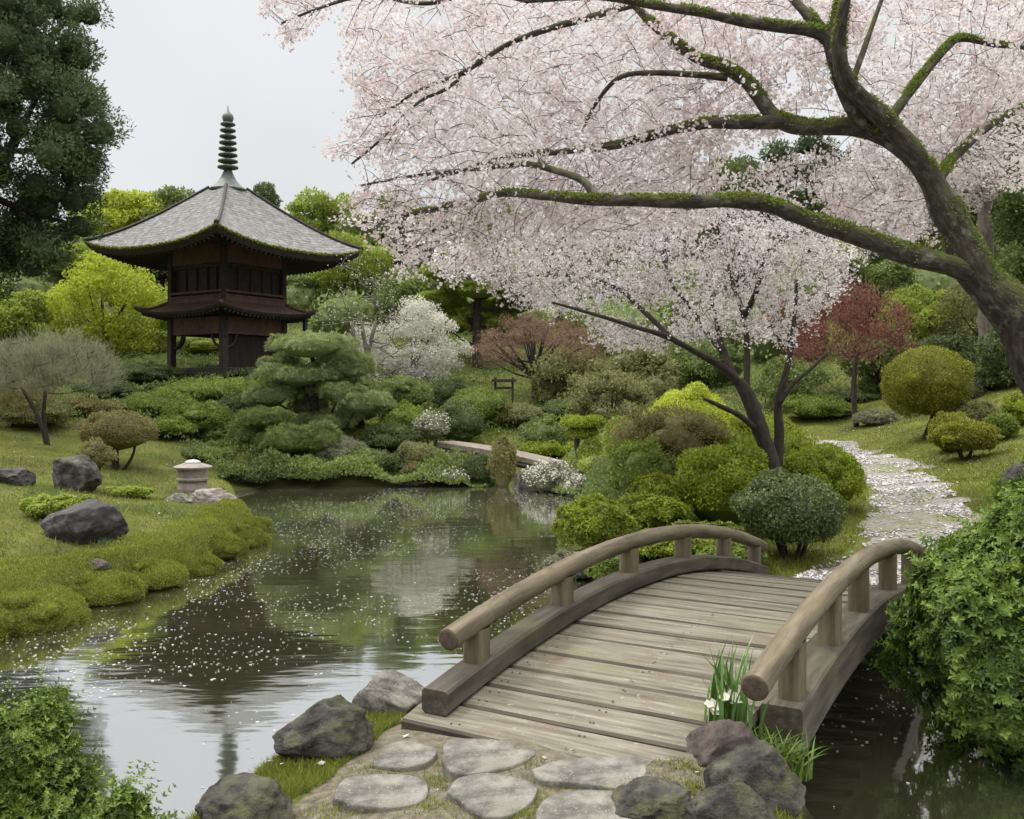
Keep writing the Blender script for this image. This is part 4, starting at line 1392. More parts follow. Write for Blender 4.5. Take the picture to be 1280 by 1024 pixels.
# ------------------------------------------------------------------ pines
def cloud_pine(px, d, pads, trunk_px, label, key='pine', seed=1, n=1500, flat_top=True, L=.10, W=.014, name='cloud_pine', r0=.16):
    rng = np.random.default_rng(seed)
    x = (trunk_px[0][0] - CX) / F * d
    g = np.array([x, d, H(x, d)])
    t = thing(name, label, 'pine', g)
    s = d / F
    tp = [V3(a, b, d) for a, b in trunk_px]
    tp[0] = g - np.array([0, 0, .15])
    tr = MB()
    pts = spline(tp, 20)
    tube(tr, pts, np.linspace(r0, r0 * .35, 20), 9)
    cr = MB()
    lm = MB()
    for (a, b, rx, rz) in pads:
        c = V3(a, b, d + rng.uniform(-.9, .9) * min(1.2, 40 * s))
        R = np.array([rx * s * .76, rx * s * .66, rz * s * 1.0])
        lobes = [(c, R)]
        for _ in range(11):
            u = rvec(1, rng)[0] * np.array([.95, .95, .3])
            lobes.append((c + u * R, np.array([R[0] * .36, R[1] * .36, R[2] * .72]) * rng.uniform(.75, 1.25)))
        P, N, li = lobe_points(lobes, int(n * rx / 30), rng, -.25, .12, .85, (4.0, .10))
        whorls(cr, P, nrm(N + np.array([0, 0, .7]) + .3 * rvec(len(P), rng)), L, W, 5, rng, .5 + rng.normal(size=len(P)) * .2 + (fbm(P * 3, 2) - .5) * .6, 0, 1.0)
        cores(cr, lobes[:1], .8, 0, .35)
        k = np.argmin(np.linalg.norm(pts - (c - [0, 0, rz * s * 1.5]), axis=1))
        k = max(3, k - 1)
        tube(lm, spline([pts[k], (pts[k] + c) / 2 + [0, 0, -.12 * np.linalg.norm(c - pts[k])], c], 7), np.linspace(r0 * .35, .02, 7), 6)
    tr.build('trunk', M['barkdark'], t, g, True)
    lm.build('limbs', M['barkdark'], t, g, True)
    cr.build('needles', G[key], t, g)
    return t
cloud_pine(390, 24.5, [(388, 434, 62, 16), (350, 455, 30, 12), (428, 452, 34, 13), (372, 472, 60, 14), (428, 474, 36, 13), (336, 497, 36, 15), (385, 510, 30, 13), (425, 492, 36, 13), (450, 505, 34, 14), (388, 492, 44, 12), (440, 462, 34, 14), (408, 530, 40, 14)],
           [(415, 570), (404, 540), (392, 505), (396, 470), (388, 440)], 'tall cloud pine with layered flat pads in front of the pagoda', seed=2, n=1700)
cloud_pine(320, 23.4, [(318, 545, 64, 18), (285, 568, 40, 13), (360, 553, 44, 18), (330, 525, 40, 14), (395, 552, 44, 20), (300, 585, 36, 12), (365, 582, 46, 15), (420, 572, 36, 14)],
           [(322, 590), (318, 572), (340, 555), (350, 540)], 'low spreading pine leaning over the water below the cloud pine', key='mid', seed=4, n=1700, r0=.1)
cloud_pine(452, 25.6, [(452, 515, 36, 14), (470, 505, 28, 11), (436, 522, 26, 11)], [(453, 545), (452, 530), (453, 515)], 'little pine with a short thick trunk right of the cloud pine', seed=6, n=1500, r0=.12)
cloud_pine(598, 36, [(600, 322, 46, 15), (565, 345, 44, 14), (635, 350, 46, 15), (598, 362, 50, 14), (552, 378, 40, 14), (640, 382, 46, 14), (595, 395, 52, 13), (560, 408, 36, 11), (632, 408, 40, 11), (600, 340, 40, 14), (660, 365, 30, 12)],
           [(597, 440), (596, 400), (598, 360), (600, 325)], 'tall layered green pine beyond the white blossom tree', key='lime_soft', seed=8, n=1700, L=.15, W=.035, r0=.2)
# flat-topped little tree by the shore
g = np.array([(727 - CX) / F * 20.3, 20.3, H((727 - CX) / F * 20.3, 20.3)])
t = thing('flat_topped_tree', 'little flat-topped yellow-green tree on a bent trunk by the far shore', 'tree', g)
rng = np.random.default_rng(3)
c = V3(728, 530, 20.3)
lobes = [(c + np.array([a, b, e_]), np.array(r_)) for a, b, e_, r_ in ((0, 0, 0, (.46, .4, .14)), (-.2, .1, .05, (.25, .25, .12)), (.22, -.1, .05, (.26, .25, .12)), (0, 0, -.2, (.34, .3, .16)))]
P, N, li = lobe_points(lobes, 6000, rng)
m = MB()
leaf_quads(m, P, N, .05, .028, rng, up=.5)
cores(m, lobes, .85)
m.build('crown', G['bright'], t, g)
m = MB()
tube(m, spline([g - [0, 0, .1], g + [.02, 0, .4], c + [-.12, 0, -.45], c + [-.05, 0, -.05]], 10), np.linspace(.085, .05, 10), 8)
tube(m, spline([g + [.25, 0, -.1], g + [.3, 0, .5], c + [.5, 0, -.35]], 7), np.linspace(.04, .025, 7), 6)
m.build('trunk', M['barkdark'], t, g, True)

# ------------------------------------------------------------------ trees
tree(-42, -120, 25, 196, 'dark', 'towering dark evergreen filling the left edge of the photo', bottom=392, n=170000, L=.12, W=.045, lobes_n=300, ls=.15, flat=.75, seed=5, trunk_r=.3, limbs=20, shell=.34, core=.5, dep=.7, name='evergreen_tree')
tree(128, 316, 36, 86, 'lime', 'vivid lime green maple left of the pagoda', bottom=470, n=22000, L=.13, W=.075, lobes_n=34, ls=.30, seed=6, limbs=14, name='maple_tree')
tree(12, 352, 34, 52, 'lime_soft', 'lime green tree at the left edge under the dark evergreen', bottom=450, n=12000, L=.13, W=.075, lobes_n=20, ls=.34, seed=7, name='maple_tree')
tree(232, 385, 38, 60, 'lime_soft', 'yellow-green tree directly behind the pagoda lower storey', bottom=470, n=13000, L=.13, W=.075, lobes_n=20, seed=17)
tree(158, 238, 58, 78, 'lime', 'pale lime tree on the hilltop left of the pagoda roof', n=15000, L=.22, W=.13, lobes_n=26, ls=.34, seed=8)
tree(222, 232, 56, 56, 'mid', 'mid green domed tree on the hilltop behind the pagoda roof', n=13000, L=.2, W=.12, lobes_n=24, seed=9)
tree(95, 300, 50, 55, 'lime_soft', 'yellow-green tree between the evergreen and the pagoda roof tip', n=10000, L=.2, W=.12, lobes_n=20, seed=10)
tree(205, 315, 47, 62, 'deep', 'dark green tree hidden behind the left pagoda eave', n=11000, L=.18, W=.1, lobes_n=22, seed=11)
tree(330, 228, 62, 22, 'deep', 'slim dark tree poking up just right of the pagoda finial', n=4500, L=.2, W=.1, lobes_n=14, ls=.4, seed=12)
tree(352, 262, 60, 34, 'mid', 'small hilltop tree above the right roof slope', n=6000, L=.2, W=.12, lobes_n=16, seed=13)
tree(402, 236, 55, 52, 'lime_soft', 'soft green round tree on the hill right of the roof', n=13000, L=.2, W=.11, lobes_n=24, seed=14)
tree(478, 236, 50, 60, 'mid', 'loose green tree on the hill at the tip of the blossoms', n=12000, L=.18, W=.08, lobes_n=24, flat=.5, seed=15)
tree(430, 290, 46, 62, 'lime_soft', 'fresh yellow-green tree on the slope beyond the bare tree', n=12000, L=.17, W=.07, lobes_n=22, seed=16)
tree(372, 345, 46, 42, 'mid', 'green tree under the right tip of the pagoda roof', n=8000, L=.17, W=.09, lobes_n=18, seed=18)
tree(520, 330, 42, 52, 'mid', 'green tree left of the layered pine', n=10000, L=.16, W=.08, lobes_n=22, seed=19)
tree(700, 290, 46, 80, 'mid', 'green tree behind the blossoms right of the layered pine', n=14000, L=.18, W=.1, lobes_n=26, seed=20)
tree(515, 372, 32.5, 80, 'white', 'full white blossom tree on the far slope', bottom=505, n=34000, L=.06, W=.045, lobes_n=70, ls=.22, seed=21, name='white_blossom_tree', limbs=16, bark='twig', shell=.4)
tree(668, 384, 31, 92, 'rust', 'reddish-brown budding tree over the garden gate', bottom=500, base=510, n=30000, L=.06, W=.025, lobes_n=70, ls=.22, seed=22, upper=True, limbs=40, shell=.45)
tree(725, 428, 30, 62, 'olive', 'olive green rounded tree right of the reddish one', bottom=545, n=15000, L=.10, W=.05, lobes_n=40, ls=.32, seed=23, core=.55, shell=.35, flat=1.0)
tree(800, 420, 31, 66, 'olive', 'broad olive bushy tree behind the shrub bank', bottom=545, n=16000, L=.10, W=.05, lobes_n=42, ls=.32, seed=24, core=.55, shell=.35, flat=1.0)
tree(765, 460, 26, 58, 'olive', 'low loose olive bush-tree in front of the others', bottom=560, n=14000, L=.085, W=.04, lobes_n=40, ls=.30, seed=25, core=.55, shell=.35, flat=1.0)
tree(885, 415, 33, 60, 'mid', 'green tree seen behind the cherry stems', bottom=530, n=13000, L=.11, W=.055, lobes_n=26, seed=26, core=.6)
tree(985, 370, 31, 45, 'orange', 'coppery orange tree behind the pink cherry', bottom=450, n=8000, L=.09, W=.05, lobes_n=24, ls=.28, seed=28, limbs=14)
tree(985, 440, 29, 50, 'mid', 'green bush-tree between the cherry stems and hedge', bottom=520, n=9000, L=.09, W=.05, lobes_n=22, seed=29)
tree(1098, 400, 29, 52, 'mid', 'shady green tree behind the red maple', bottom=510, n=11000, L=.11, W=.06, lobes_n=24, seed=30, trunk_r=.16)
tree(1150, 352, 33, 52, 'lime_soft', 'yellow-green hazy tree above the golden topiary', bottom=450, n=12000, L=.11, W=.05, lobes_n=26, seed=31)
tree(1225, 345, 32, 62, 'olive', 'olive tree above the right lawn', bottom=490, n=14000, L=.11, W=.05, lobes_n=28, seed=32)
tree(1185, 415, 28, 46, 'deep', 'dark tree right behind the golden topiary', bottom=500, n=10000, L=.10, W=.05, lobes_n=22, seed=33, trunk_r=.11)
tree(1285, 395, 24, 60, 'deep', 'dark leafy tree at the right edge behind the lawn', bottom=500, n=11000, L=.09, W=.05, lobes_n=24, seed=34)
tree(1300, 80, 27, 60, 'mid', 'tall green tree at the upper right edge', bottom=430, n=20000, L=.12, W=.06, lobes_n=40, ls=.26, seed=35, core=.6)
tree(1010, 160, 48, 66, 'dark', 'tall dark conifer seen through the gap in the blossoms', n=14000, L=.2, W=.08, lobes_n=34, ls=.27, seed=36, core=.6)
tree(925, 170, 50, 66, 'deep', 'deep green tree left of the conifer behind the blossoms', n=14000, L=.2, W=.1, lobes_n=30, seed=37, core=.5)
tree(1110, 200, 44, 70, 'mid', 'green hillside tree right of the conifer', n=14000, L=.18, W=.1, lobes_n=30, seed=38, core=.5)
tree(1195, 190, 40, 70, 'deep', 'dark hillside tree behind the pale trunk', n=14000, L=.17, W=.09, lobes_n=30, seed=39, core=.5)
tree(830, 230, 52, 70, 'mid', 'mid green hillside tree behind the main blossoms', n=12000, L=.2, W=.11, lobes_n=26, seed=40)
tree(740, 240, 55, 66, 'olive', 'olive hillside tree behind the pink blossoms', n=11000, L=.2, W=.11, lobes_n=24, seed=41)
tree(620, 250, 56, 64, 'mid', 'hillside tree glimpsed behind the left blossoms', n=10000, L=.2, W=.11, lobes_n=24, seed=42)
tree(555, 262, 54, 60, 'deep', 'dark hillside tree glimpsed under the left blossoms', n=10000, L=.2, W=.11, lobes_n=24, seed=43)
tree(1080, 300, 36, 60, 'mid', 'green tree above the red maple', bottom=420, n=12000, L=.14, W=.07, lobes_n=26, seed=44, core=.5)
# far woodland beyond all of them: one mass
rng = np.random.default_rng(77)
m = MB()
lob = []
for x in np.arange(-62, 70, 4.2):
    for y in (72, 84):
        xx, yy = x + rng.uniform(-1.6, 1.6), y + rng.uniform(-3, 3)
        r_ = rng.uniform(2.4, 3.6)
        lob.append((np.array([xx, yy, H(xx, yy) + r_ * .5 - (1.2 if xx < -8 else 0)]), np.array([r_, r_, r_ * .9])))
for x in np.arange(-24, 44, 3.2):
    for y in (38, 44, 52):
        if x > 2 or y > 43:
            xx, yy = x + rng.uniform(-1.4, 1.4), y + rng.uniform(-2, 2)
            r_ = rng.uniform(1.2, 2.2)
            lob.append((np.array([xx, yy, H(xx, yy) + r_ * .3]), np.array([r_, r_, r_ * .8])))
P, N, li = lobe_points(lob, 110000, rng, -.4, .15, .8)
lt = rng.uniform(-.3, .3, len(lob))
leaf_quads(m, P, N, .24, .14, rng, tint=.5 + lt[li] + rng.normal(size=len(P)) * .2)
cores(m, lob, .85)
structure(m.build('far_woodland', G['mid']), 'stuff')

# bare twiggy trees
def twig_tree(px, d, top, rx, label, key=None, nb=0, seed=1, base=None, r0=.09, forks=2, name='bare_tree', density=60, bark='twig', sweep_x=0.0, L=.05, W=.012, stems=2, low=.35, fl=None, tw=1.0):
    """a tree of fine ascending twigs with few leaves or blossoms"""
    rng = np.random.default_rng(seed)
    x = (px - CX) / F * d
    g = np.array([x, d, H(x, d)])
    s = d / F
    zt = CAMZ - (top - HY) * s
    h = zt - g[2]
    t = thing(name, label, 'tree', g)
    nodes = []
    m = MB()
    for k in range(stems):
        a = g + np.array([rng.uniform(-.1, .1) + .12 * k, rng.uniform(-.1, .1), -.1])
        e_ = g + np.array([sweep_x * s * .5 + rng.uniform(-.3, .3) * rx * s, rng.uniform(-.2, .2) * rx * s, h * .5])
        pts = spline([a, (a + e_) / 2 + np.array([rng.uniform(-.08, .08), 0, 0]), e_], 9)
        tube(m, pts, np.linspace(r0, r0 * .55, 9), 7)
        nodes += list(pts[4:])
    m.build('trunk', M[bark], t, g, True)
    m = MB()
    nodes = np.array(nodes)
    u = rvec(density, rng)
    u[:, 2] = np.abs(u[:, 2])
    att = g + np.array([sweep_x * s, 0, h * low]) + u * np.array([rx * s, rx * s * .8, h * (1 - low)]) * (rng.uniform(.3, 1, density) ** .4)[:, None]
    att = att[np.argsort(np.linalg.norm(att - nodes.mean(0), axis=1))]
    tips = []
    for a in att:
        dd = np.linalg.norm(nodes - a, axis=1) + 1.2 * np.maximum(0, nodes[:, 2] - a[2])
        b = nodes[np.argmin(dd)]
        l = np.linalg.norm(a - b)
        pts = spline([b, (a + b) / 2 + rvec(1, rng)[0] * l * .1 + [0, 0, -.05 * l], a], 6)
        tube(m, pts, np.linspace(.008 + .016 * l, .005, 6) * tw, 4)
        nodes = np.vstack([nodes, pts[2:]])
        tips += list(pts[2:])
    m.build('branches', M[bark], t, g, True)
    if nb:
        tips = np.array(tips)
        P = tips[rng.integers(0, len(tips), nb)] + rng.normal(size=(nb, 3)) * rx * s * .07
        m = MB()
        if fl:
            flowers(m, P, rvec(nb, rng), fl, rng, rng.uniform(.2, .9, nb))
        else:
            ctr = g + np.array([sweep_x * s, 0, h * .3])
            leaf_quads(m, P, nrm(P - ctr), L, W, rng, out=1.0, tang=.6, up=.4)
        m.build('blossom' if fl else 'leaves', G[key], t, g)
    return t
twig_tree(455, 29, 308, 80, 'bare spreading tree with few pale blossoms in front of the white one', 'blossom_pale', 700, 3, density=170, r0=.10, fl=.02, stems=3, low=.15, bark='barktan', tw=1.15)
twig_tree(55, 20.5, 415, 88, 'wispy grey-green tree leaning on a thin dark trunk behind the left lawn', 'grey', 26000, 5, density=170, r0=.06, sweep_x=10, L=.10, W=.010, name='wispy_tree', low=.5, bark='barkdark')
twig_tree(15, 22.5, 478, 55, 'brownish twiggy bush-tree at the left edge below the wispy one', 'brownish', 9000, 6, density=90, r0=.04, L=.08, W=.012, name='twiggy_shrub', low=.3, bark='barkdark')
twig_tree(1066, 25.5, 354, 78, 'wispy red-leaved maple at the edge of the lawn', 'red', 11000, 17, density=150, r0=.07, stems=2, L=.065, W=.042, name='red_maple', low=.50, bark='barkdark')
twig_tree(545, 38, 300, 20, 'slender pale bare sapling beside the layered pine', None, 0, 7, density=26, r0=.06, bark='barkpale')
#==SECTION4==
rng = np.random.default_rng(88)
def cover(name, poly, n, L, W, key, amp, zmin=.12):
    p = poly_sample(poly, n, rng)
    h = height(p[:, 0], p[:, 1])
    k = h > zmin
    p, h = p[k], h[k]
    q3 = np.c_[p, 0 * h]
    b = fbm(q3 * 1.1 + 5, 3)
    z = np.maximum(h, 0) + amp * np.clip(b - .34, 0, 1) * 2.2 * rng.uniform(.5, 1, len(h))
    m = MB()
    leaf_quads(m, np.c_[p, z], np.tile([0, 0, 1.0], (len(p), 1)) + .5 * rvec(len(p), rng), L, W, rng, out=.6, up=.4, tint=.5 + (fbm(q3 * .5, 2) - .5) * 1.2 + rng.normal(size=len(p)) * .2)
    structure(m.build(name, G[key]), 'stuff')
cover('ground_cover', [(-14, 23), (-6, 22.2), (-4, 22.1), (-1, 22.4), (-.4, 25), (1.2, 26), (1.8, 20), (3, 21), (6, 27), (9, 29), (14, 30), (18, 44), (-22, 44), (-20, 30)], 130000, .085, .045, 'mid', .35)
cover('shore_plants', [(-6.5, 20.2), (-5.75, 21.3), (-3.6, 21.85), (-.6, 22.1), (-.3, 23.4), (-6, 23.4)], 30000, .075, .036, 'mid', .75, -.25)
cover('shore_plants', [(.45, 22.6), (.85, 20.7), (1.4, 18.6), (1.05, 15.8), (.65, 13.6), (.55, 12), (1.5, 12), (2.2, 16), (2.4, 19), (1.6, 23)], 12000, .06, .03, 'mid', .4, -.25)
# ------------------------------------------------------------------ cherries
def limb(pix, w, n=None):
    """pix: (px, py, d) control points; w: widths in the photograph's pixels at the ends"""
    p = np.array([V3(a, b, c) for a, b, c in pix])
    n = n or max(8, len(pix) * 6)
    pts = spline(p, n)
    ds = pts[:, 1]
    f = np.linspace(0, 1, n)
    r = (w[0] + (w[1] - w[0]) * f) / F * ds / 2
    ctl = np.stack([pts[:, 0] * 2.2, pts[:, 1] * 2.2, pts[:, 2] * 2.2], 1)
    pts = pts + (np.stack([vnoise(ctl), vnoise(ctl + 9), vnoise(ctl + 21)], 1) - .5) * (r[:, None] * .7)
    r = r * (1 + .26 * (vnoise(ctl * 2.1 + 40) - .5) + .12 * (vnoise(ctl * 6.3 + 7) - .5))
    return pts, r

def cherry(label, limbs_, trunk_n, att, rng, base, fl_r, per, key, petals=5, twr=1.0, spread=.05, sag=.06, name='cherry_tree', bark='bark', rise=.0, thin=None, outer=.35, pale=0.0):
    t = thing(name, label, 'cherry tree', base)
    tr, lm = MB(), MB()
    nodes, nr = [], []
    for i, (pts, r) in enumerate(limbs_):
        tube(tr if i < trunk_n else lm, pts, r, 18 if i < trunk_n else 12, goff=i * 3.7)
        nodes.append(pts)
    tr.build('trunk', M[bark], t, base, True)
    lm.build('limbs', M[bark], t, base, True)
    if bark == 'bark':
        mo = MB()
        for pts, r in limbs_:
            if r[0] < .035:
                continue
            k = int(1500 * np.linalg.norm(np.diff(pts, axis=0), axis=1).sum())
            i_ = rng.integers(0, len(pts) - 1, k)
            tg = nrm(np.gradient(pts, axis=0))[i_]
            u_ = rvec(k, rng) + np.array([0, 0, .9])
            u_ = nrm(u_ - tg * (u_ * tg).sum(1)[:, None])
            p_ = pts[i_] + (pts[i_ + 1] - pts[i_]) * rng.uniform(0, 1, (k, 1))
            P_ = p_ + u_ * (r[i_] * .97)[:, None]
            kk = (fbm(P_ * 5 + 2, 3) + .16 * u_[:, 2] > .535) & (r[i_] > .022)
            leaf_quads(mo, P_[kk], u_[kk], .022, .012, rng, out=1.1, tang=.9, up=.1)
        mo.build('moss', G['azalea'], t, base)
    nodes = np.concatenate(nodes[1:] if len(nodes) > 1 else nodes)
    dd = np.array([np.min(np.linalg.norm(nodes - a, axis=1)) for a in att])
    att = att[np.argsort(dd)]
    root = limbs_[0][0][-1]
    tw = MB()
    fp = []
    cap = len(nodes) + len(att) * 5
    buf = np.zeros((cap, 3))
    buf[:len(nodes)] = nodes
    cnt = len(nodes)
    for a in att:
        d_ = np.linalg.norm(buf[:cnt] - a, axis=1)
        ra = np.linalg.norm(a - root)
        cost = d_ + .9 * np.maximum(0, np.linalg.norm(buf[:cnt] - root, axis=1) - ra + .15)
        b = buf[np.argmin(cost)]
        l = np.linalg.norm(a - b)
        if l < .02:
            continue
        k = 7 if l > .5 else 5
        mid = (a + b) / 2 + rvec(1, rng)[0] * l * .06 + np.array([0, 0, rise * l])
        pts = spline([b, mid, a + np.array([0, 0, -sag * l])], k)
        tube(tw, pts, np.linspace(.0045 + .007 * l, .0028, k) * twr, 4, cap=False)
        m_ = k - 1
        buf[cnt:cnt + m_] = pts[1:]
        cnt += m_
        if l > .12:
            fine = spline(pts, max(4, int(l / .045)))
            fp.append(fine[max(int(len(fine) * outer), 3):])
    tw.build('twigs', M['twig'], t, base, True)
    fp = np.concatenate(fp)
    P = np.repeat(fp, per[0], 0)
    P = P + rng.normal(size=P.shape) * spread
    P = np.repeat(P, per[1], 0)
    P = P + rng.normal(size=P.shape) * fl_r * 1.15
    big = np.concatenate([np.c_[p_, r_] for p_, r_ in limbs_ if r_[0] > .02])
    big = big[big[:, 3] > .012]
    ok_ = np.ones(len(P), bool)
    for c_ in range(0, len(P), 4000):
        ok_[c_:c_ + 4000] = (np.linalg.norm(P[c_:c_ + 4000, None] - big[None, :, :3], axis=2) > big[None, :, 3] + .055).all(1)
    P = P[ok_]
    clus = fbm(P * 2.2 + 31, 2)
    if thin is not None:
        P = P[thin(P, rng)]
        clus = fbm(P * 2.2 + 31, 2)
    N = nrm(rvec(len(P), rng) + np.array([0, -.15, .25]))
    fm = MB()
    flowers(fm, P, N, fl_r, rng, np.clip(.5 + pale + (clus - .5) * 1.5 + rng.normal(size=len(P)) * .16, 0, 1), 0, petals)
    fm.build('blossom', G[key], t, base)
    print('CHERRY', label, 'pts', len(fp), 'flowers', len(P))
    return t

rc = np.random.default_rng(21)
bx, by = 4.75, 7.7
base = np.array([bx, by, H(bx, by)])
T0 = limb([(1420, 720, 7.7), (1365, 580, 7.6), (1318, 480, 7.5), (1272, 392, 7.4), (1238, 350, 7.4), (1216, 318, 7.4), (1200, 280, 7.4), (1178, 240, 7.4), (1150, 203, 7.4)], (84, 34), 110)
LM = [T0,
 limb([(1262, 372, 7.4), (1228, 346, 7.38), (1190, 331, 7.35), (1140, 318, 7.3), (1090, 300, 7.2), (1030, 282, 7.1), (960, 258, 7.0), (900, 250, 6.9), (820, 252, 6.9), (740, 250, 7.0), (690, 247, 7.2), (630, 243, 7.7), (560, 258, 8.4), (490, 272, 9.0), (440, 280, 9.4)], (36, 3), 140),
 limb([(745, 250, 7.0), (730, 228, 7.1), (700, 216, 7.3), (655, 206, 7.7), (590, 212, 8.5), (520, 220, 9.0), (450, 232, 9.3)], (13, 3), 36),
 limb([(1172, 235, 7.4), (1150, 205, 7.4), (1115, 178, 7.4), (1065, 160, 7.4), (1010, 160, 7.4), (970, 148, 7.5), (938, 108, 7.6), (905, 84, 7.7), (868, 72, 7.8), (830, 44, 7.9), (800, 15, 8.0), (770, -20, 8.1), (740, -60, 8.2)], (31, 8), 110),
 limb([(985, 153, 7.45), (930, 155, 7.5), (880, 156, 7.6), (830, 166, 7.8), (770, 182, 8.0), (700, 190, 8.4), (620, 200, 8.8), (540, 225, 9.2)], (20, 4), 50),
 limb([(1160, 215, 7.4), (1115, 165, 7.3), (1075, 125, 7.2), (1055, 98, 7.1), (1050, 55, 7.0), (1056, 10, 6.9), (1070, -60, 6.8)], (32, 13), 60),
 limb([(1085, 170, 7.4), (1055, 122, 7.3), (1042, 76, 7.2), (1025, 42, 7.2), (965, 31, 7.2), (900, 22, 7.2), (815, 8, 7.2), (740, -5, 7.3), (660, 0, 7.4)], (22, 8), 70),
 limb([(1030, 48, 7.2), (1010, 20, 7.3), (985, -10, 7.4), (960, -50, 7.5)], (17, 11), 20),
 limb([(1034, 55, 7.2), (1046, 10, 7.2), (1060, -40, 7.1)], (16, 10), 16),
 limb([(1108, 152, 7.3), (1150, 100, 7.4), (1185, 58, 7.5), (1205, 48, 7.6), (1245, 56, 7.8), (1290, 60, 8.0)], (14, 6), 34),
 limb([(1064, 105, 7.1), (1080, 60, 7.2), (1100, 5, 7.3), (1120, -50, 7.4)], (9, 5), 22),
 limb([(910, 98, 7.7), (870, 94, 7.7), (820, 92, 7.7), (775, 98, 7.8), (745, 130, 7.9), (725, 170, 8.0)], (12, 3), 34),
 limb([(790, 8, 8.0), (740, 22, 7.9), (690, 35, 7.9), (635, 55, 7.9), (580, 90, 8.0), (520, 115, 8.2), (470, 150, 8.4)], (12, 3), 48),
 limb([(660, 0, 7.4), (600, -10, 7.6), (530, 5, 7.8), (460, -5, 8.0), (400, 10, 8.2), (350, 30, 8.4)], (9, 3), 40),
 limb([(600, 75, 7.95), (560, 110, 8.1), (520, 130, 8.2), (470, 180, 8.4), (440, 205, 8.5)], (6, 3), 26),
 limb([(1168, 232, 7.4), (1200, 190, 7.8), (1250, 150, 8.4), (1310, 120, 9.0)], (16, 6), 24),
]
LM = [(p_, r_ * .88) for p_, r_ in LM]
A1 = poly_sample([(425, -30), (432, 60), (445, 125), (430, 150), (436, 172), (402, 182), (440, 208), (455, 232), (425, 262), (440, 292), (480, 300), (490, 332), (530, 352), (575, 342), (640, 318), (720, 300), (800, 292), (870, 275), (900, 235), (880, 200), (960, 170),
                  (1000, 120), (1050, 60), (1080, -30)], 2000, rc)
A2 = poly_sample([(470, 120), (480, 290), (530, 330), (640, 300), (800, 270), (860, 200), (900, 130), (780, 60), (620, 60), (540, 90)], 800, rc)
A3 = poly_sample([(1010, 140), (1000, 40), (1050, -30), (1300, -30), (1300, 240), (1200, 215), (1120, 190), (1060, 150)], 700, rc)
A4 = poly_sample([(328, -20), (332, 25), (345, 40), (370, 55), (385, 35), (420, 15), (440, -20)], 60, rc)
A5 = poly_sample([(1060, 190), (1130, 230), (1180, 300), (1000, 262), (900, 245), (960, 200)], 120, rc)
def dep(A, lo, hi):
    return np.array([V3(a, b, rc.uniform(lo, hi)) for a, b in A])
att = np.concatenate([dep(A1, 7.3, 10.6), dep(A2, 7.4, 10.4), dep(A3, 7.5, 10.2), dep(A4, 8.0, 9.2), dep(A5, 7.5, 9.5)])
cherry('old mossy cherry arching over from the right with pale pink blossom', LM, 1, att, rc, base, .0145, (5, 5), 'blossom', 5, .62, .055, .10, outer=.15, thin=lambda P, r_: fbm(P * 1.5 + 11, 2) + r_.uniform(-.06, .06, len(P)) > .30 + .21 * sstep(.2, -2.7, P[:, 0]))

# the middle cherry on the shrub bank
d0 = 13.2
bx = (966 - CX) / F * d0
base = np.array([bx, d0, H(bx, d0)])
zb = HY + (CAMZ - base[2]) * F / d0
LM = [limb([(966, zb + 10, d0), (962, 590, d0), (950, 545, d0), (935, 500, d0), (922, 478, d0)], (25, 15), 20),
 limb([(968, zb + 10, d0 + .1), (970, 580, d0 + .1), (973, 540, d0 + .1), (972, 500, d0 + .1), (985, 455, d0 + .1), (993, 400, d0 + .2), (996, 350, d0 + .3)], (15, 4), 30),
 limb([(926, 485, d0), (905, 460, d0 - .2), (870, 440, d0 - .4), (830, 420, d0 - .6), (790, 408, d0 - .7), (740, 392, d0 - .8), (690, 378, d0 - .8)], (11, 3), 36),
 limb([(923, 480, d0), (905, 440, d0 + .3), (895, 400, d0 + .5), (888, 365, d0 + .6), (880, 320, d0 + .8)], (9, 3), 26),
 limb([(932, 498, d0), (934, 440, d0 + .2), (930, 395, d0 + .3), (915, 350, d0 + .5), (905, 310, d0 + .7), (895, 280, d0 + .8)], (9, 3), 30),
 limb([(931, 395, d0 + .3), (945, 365, d0 + .1), (953, 330, d0), (958, 315, d0), (985, 295, d0)], (8, 3), 20),
 limb([(905, 440, d0 + .3), (880, 410, d0 + .7), (860, 380, d0 + 1), (840, 355, d0 + 1.1), (825, 300, d0 + 1.2)], (9, 3), 24),
 limb([(840, 424, d0 - .6), (800, 385, d0 - .3), (770, 360, d0), (720, 345, d0), (660, 345, d0)], (7, 3), 24),
 limb([(952, 545, d0), (925, 520, d0 - .2), (900, 507, d0 - .3), (880, 498, d0 - .4)], (9, 4), 14),
 limb([(973, 505, d0), (990, 480, d0), (1015, 460, d0), (1035, 440, d0)], (7, 3), 14),
]
B1 = poly_sample([(610, 300), (690, 262), (800, 250), (880, 252), (960, 268), (1040, 285), (1075, 320), (1060, 350), (1030, 385), (1005, 420), (960, 420), (880, 415), (830, 440), (770, 432), (740, 425), (745, 395), (690, 385), (640, 378), (590, 345), (560, 330)], 1500, rc)
B1 = B1[(B1[:, 1] < 375) | (vnoise(np.c_[B1 * .016, B1[:, :1] * 0]) > .42)]
att = dep(B1, 12.4, 15.4)
cherry('smaller forked cherry with whitish blossom on the shrub bank', LM, 2, att, rc, base, 0.0155, (5, 5), 'blossom_pale', 5, .7, .085, .02, thin=lambda P, r_: fbm(P * 1.3 + 5, 3) + r_.uniform(-.07, .07, len(P)) > .30 + .12 * sstep(3.5, 2.7, P[:, 2]), bark='barkdark', rise=.04)

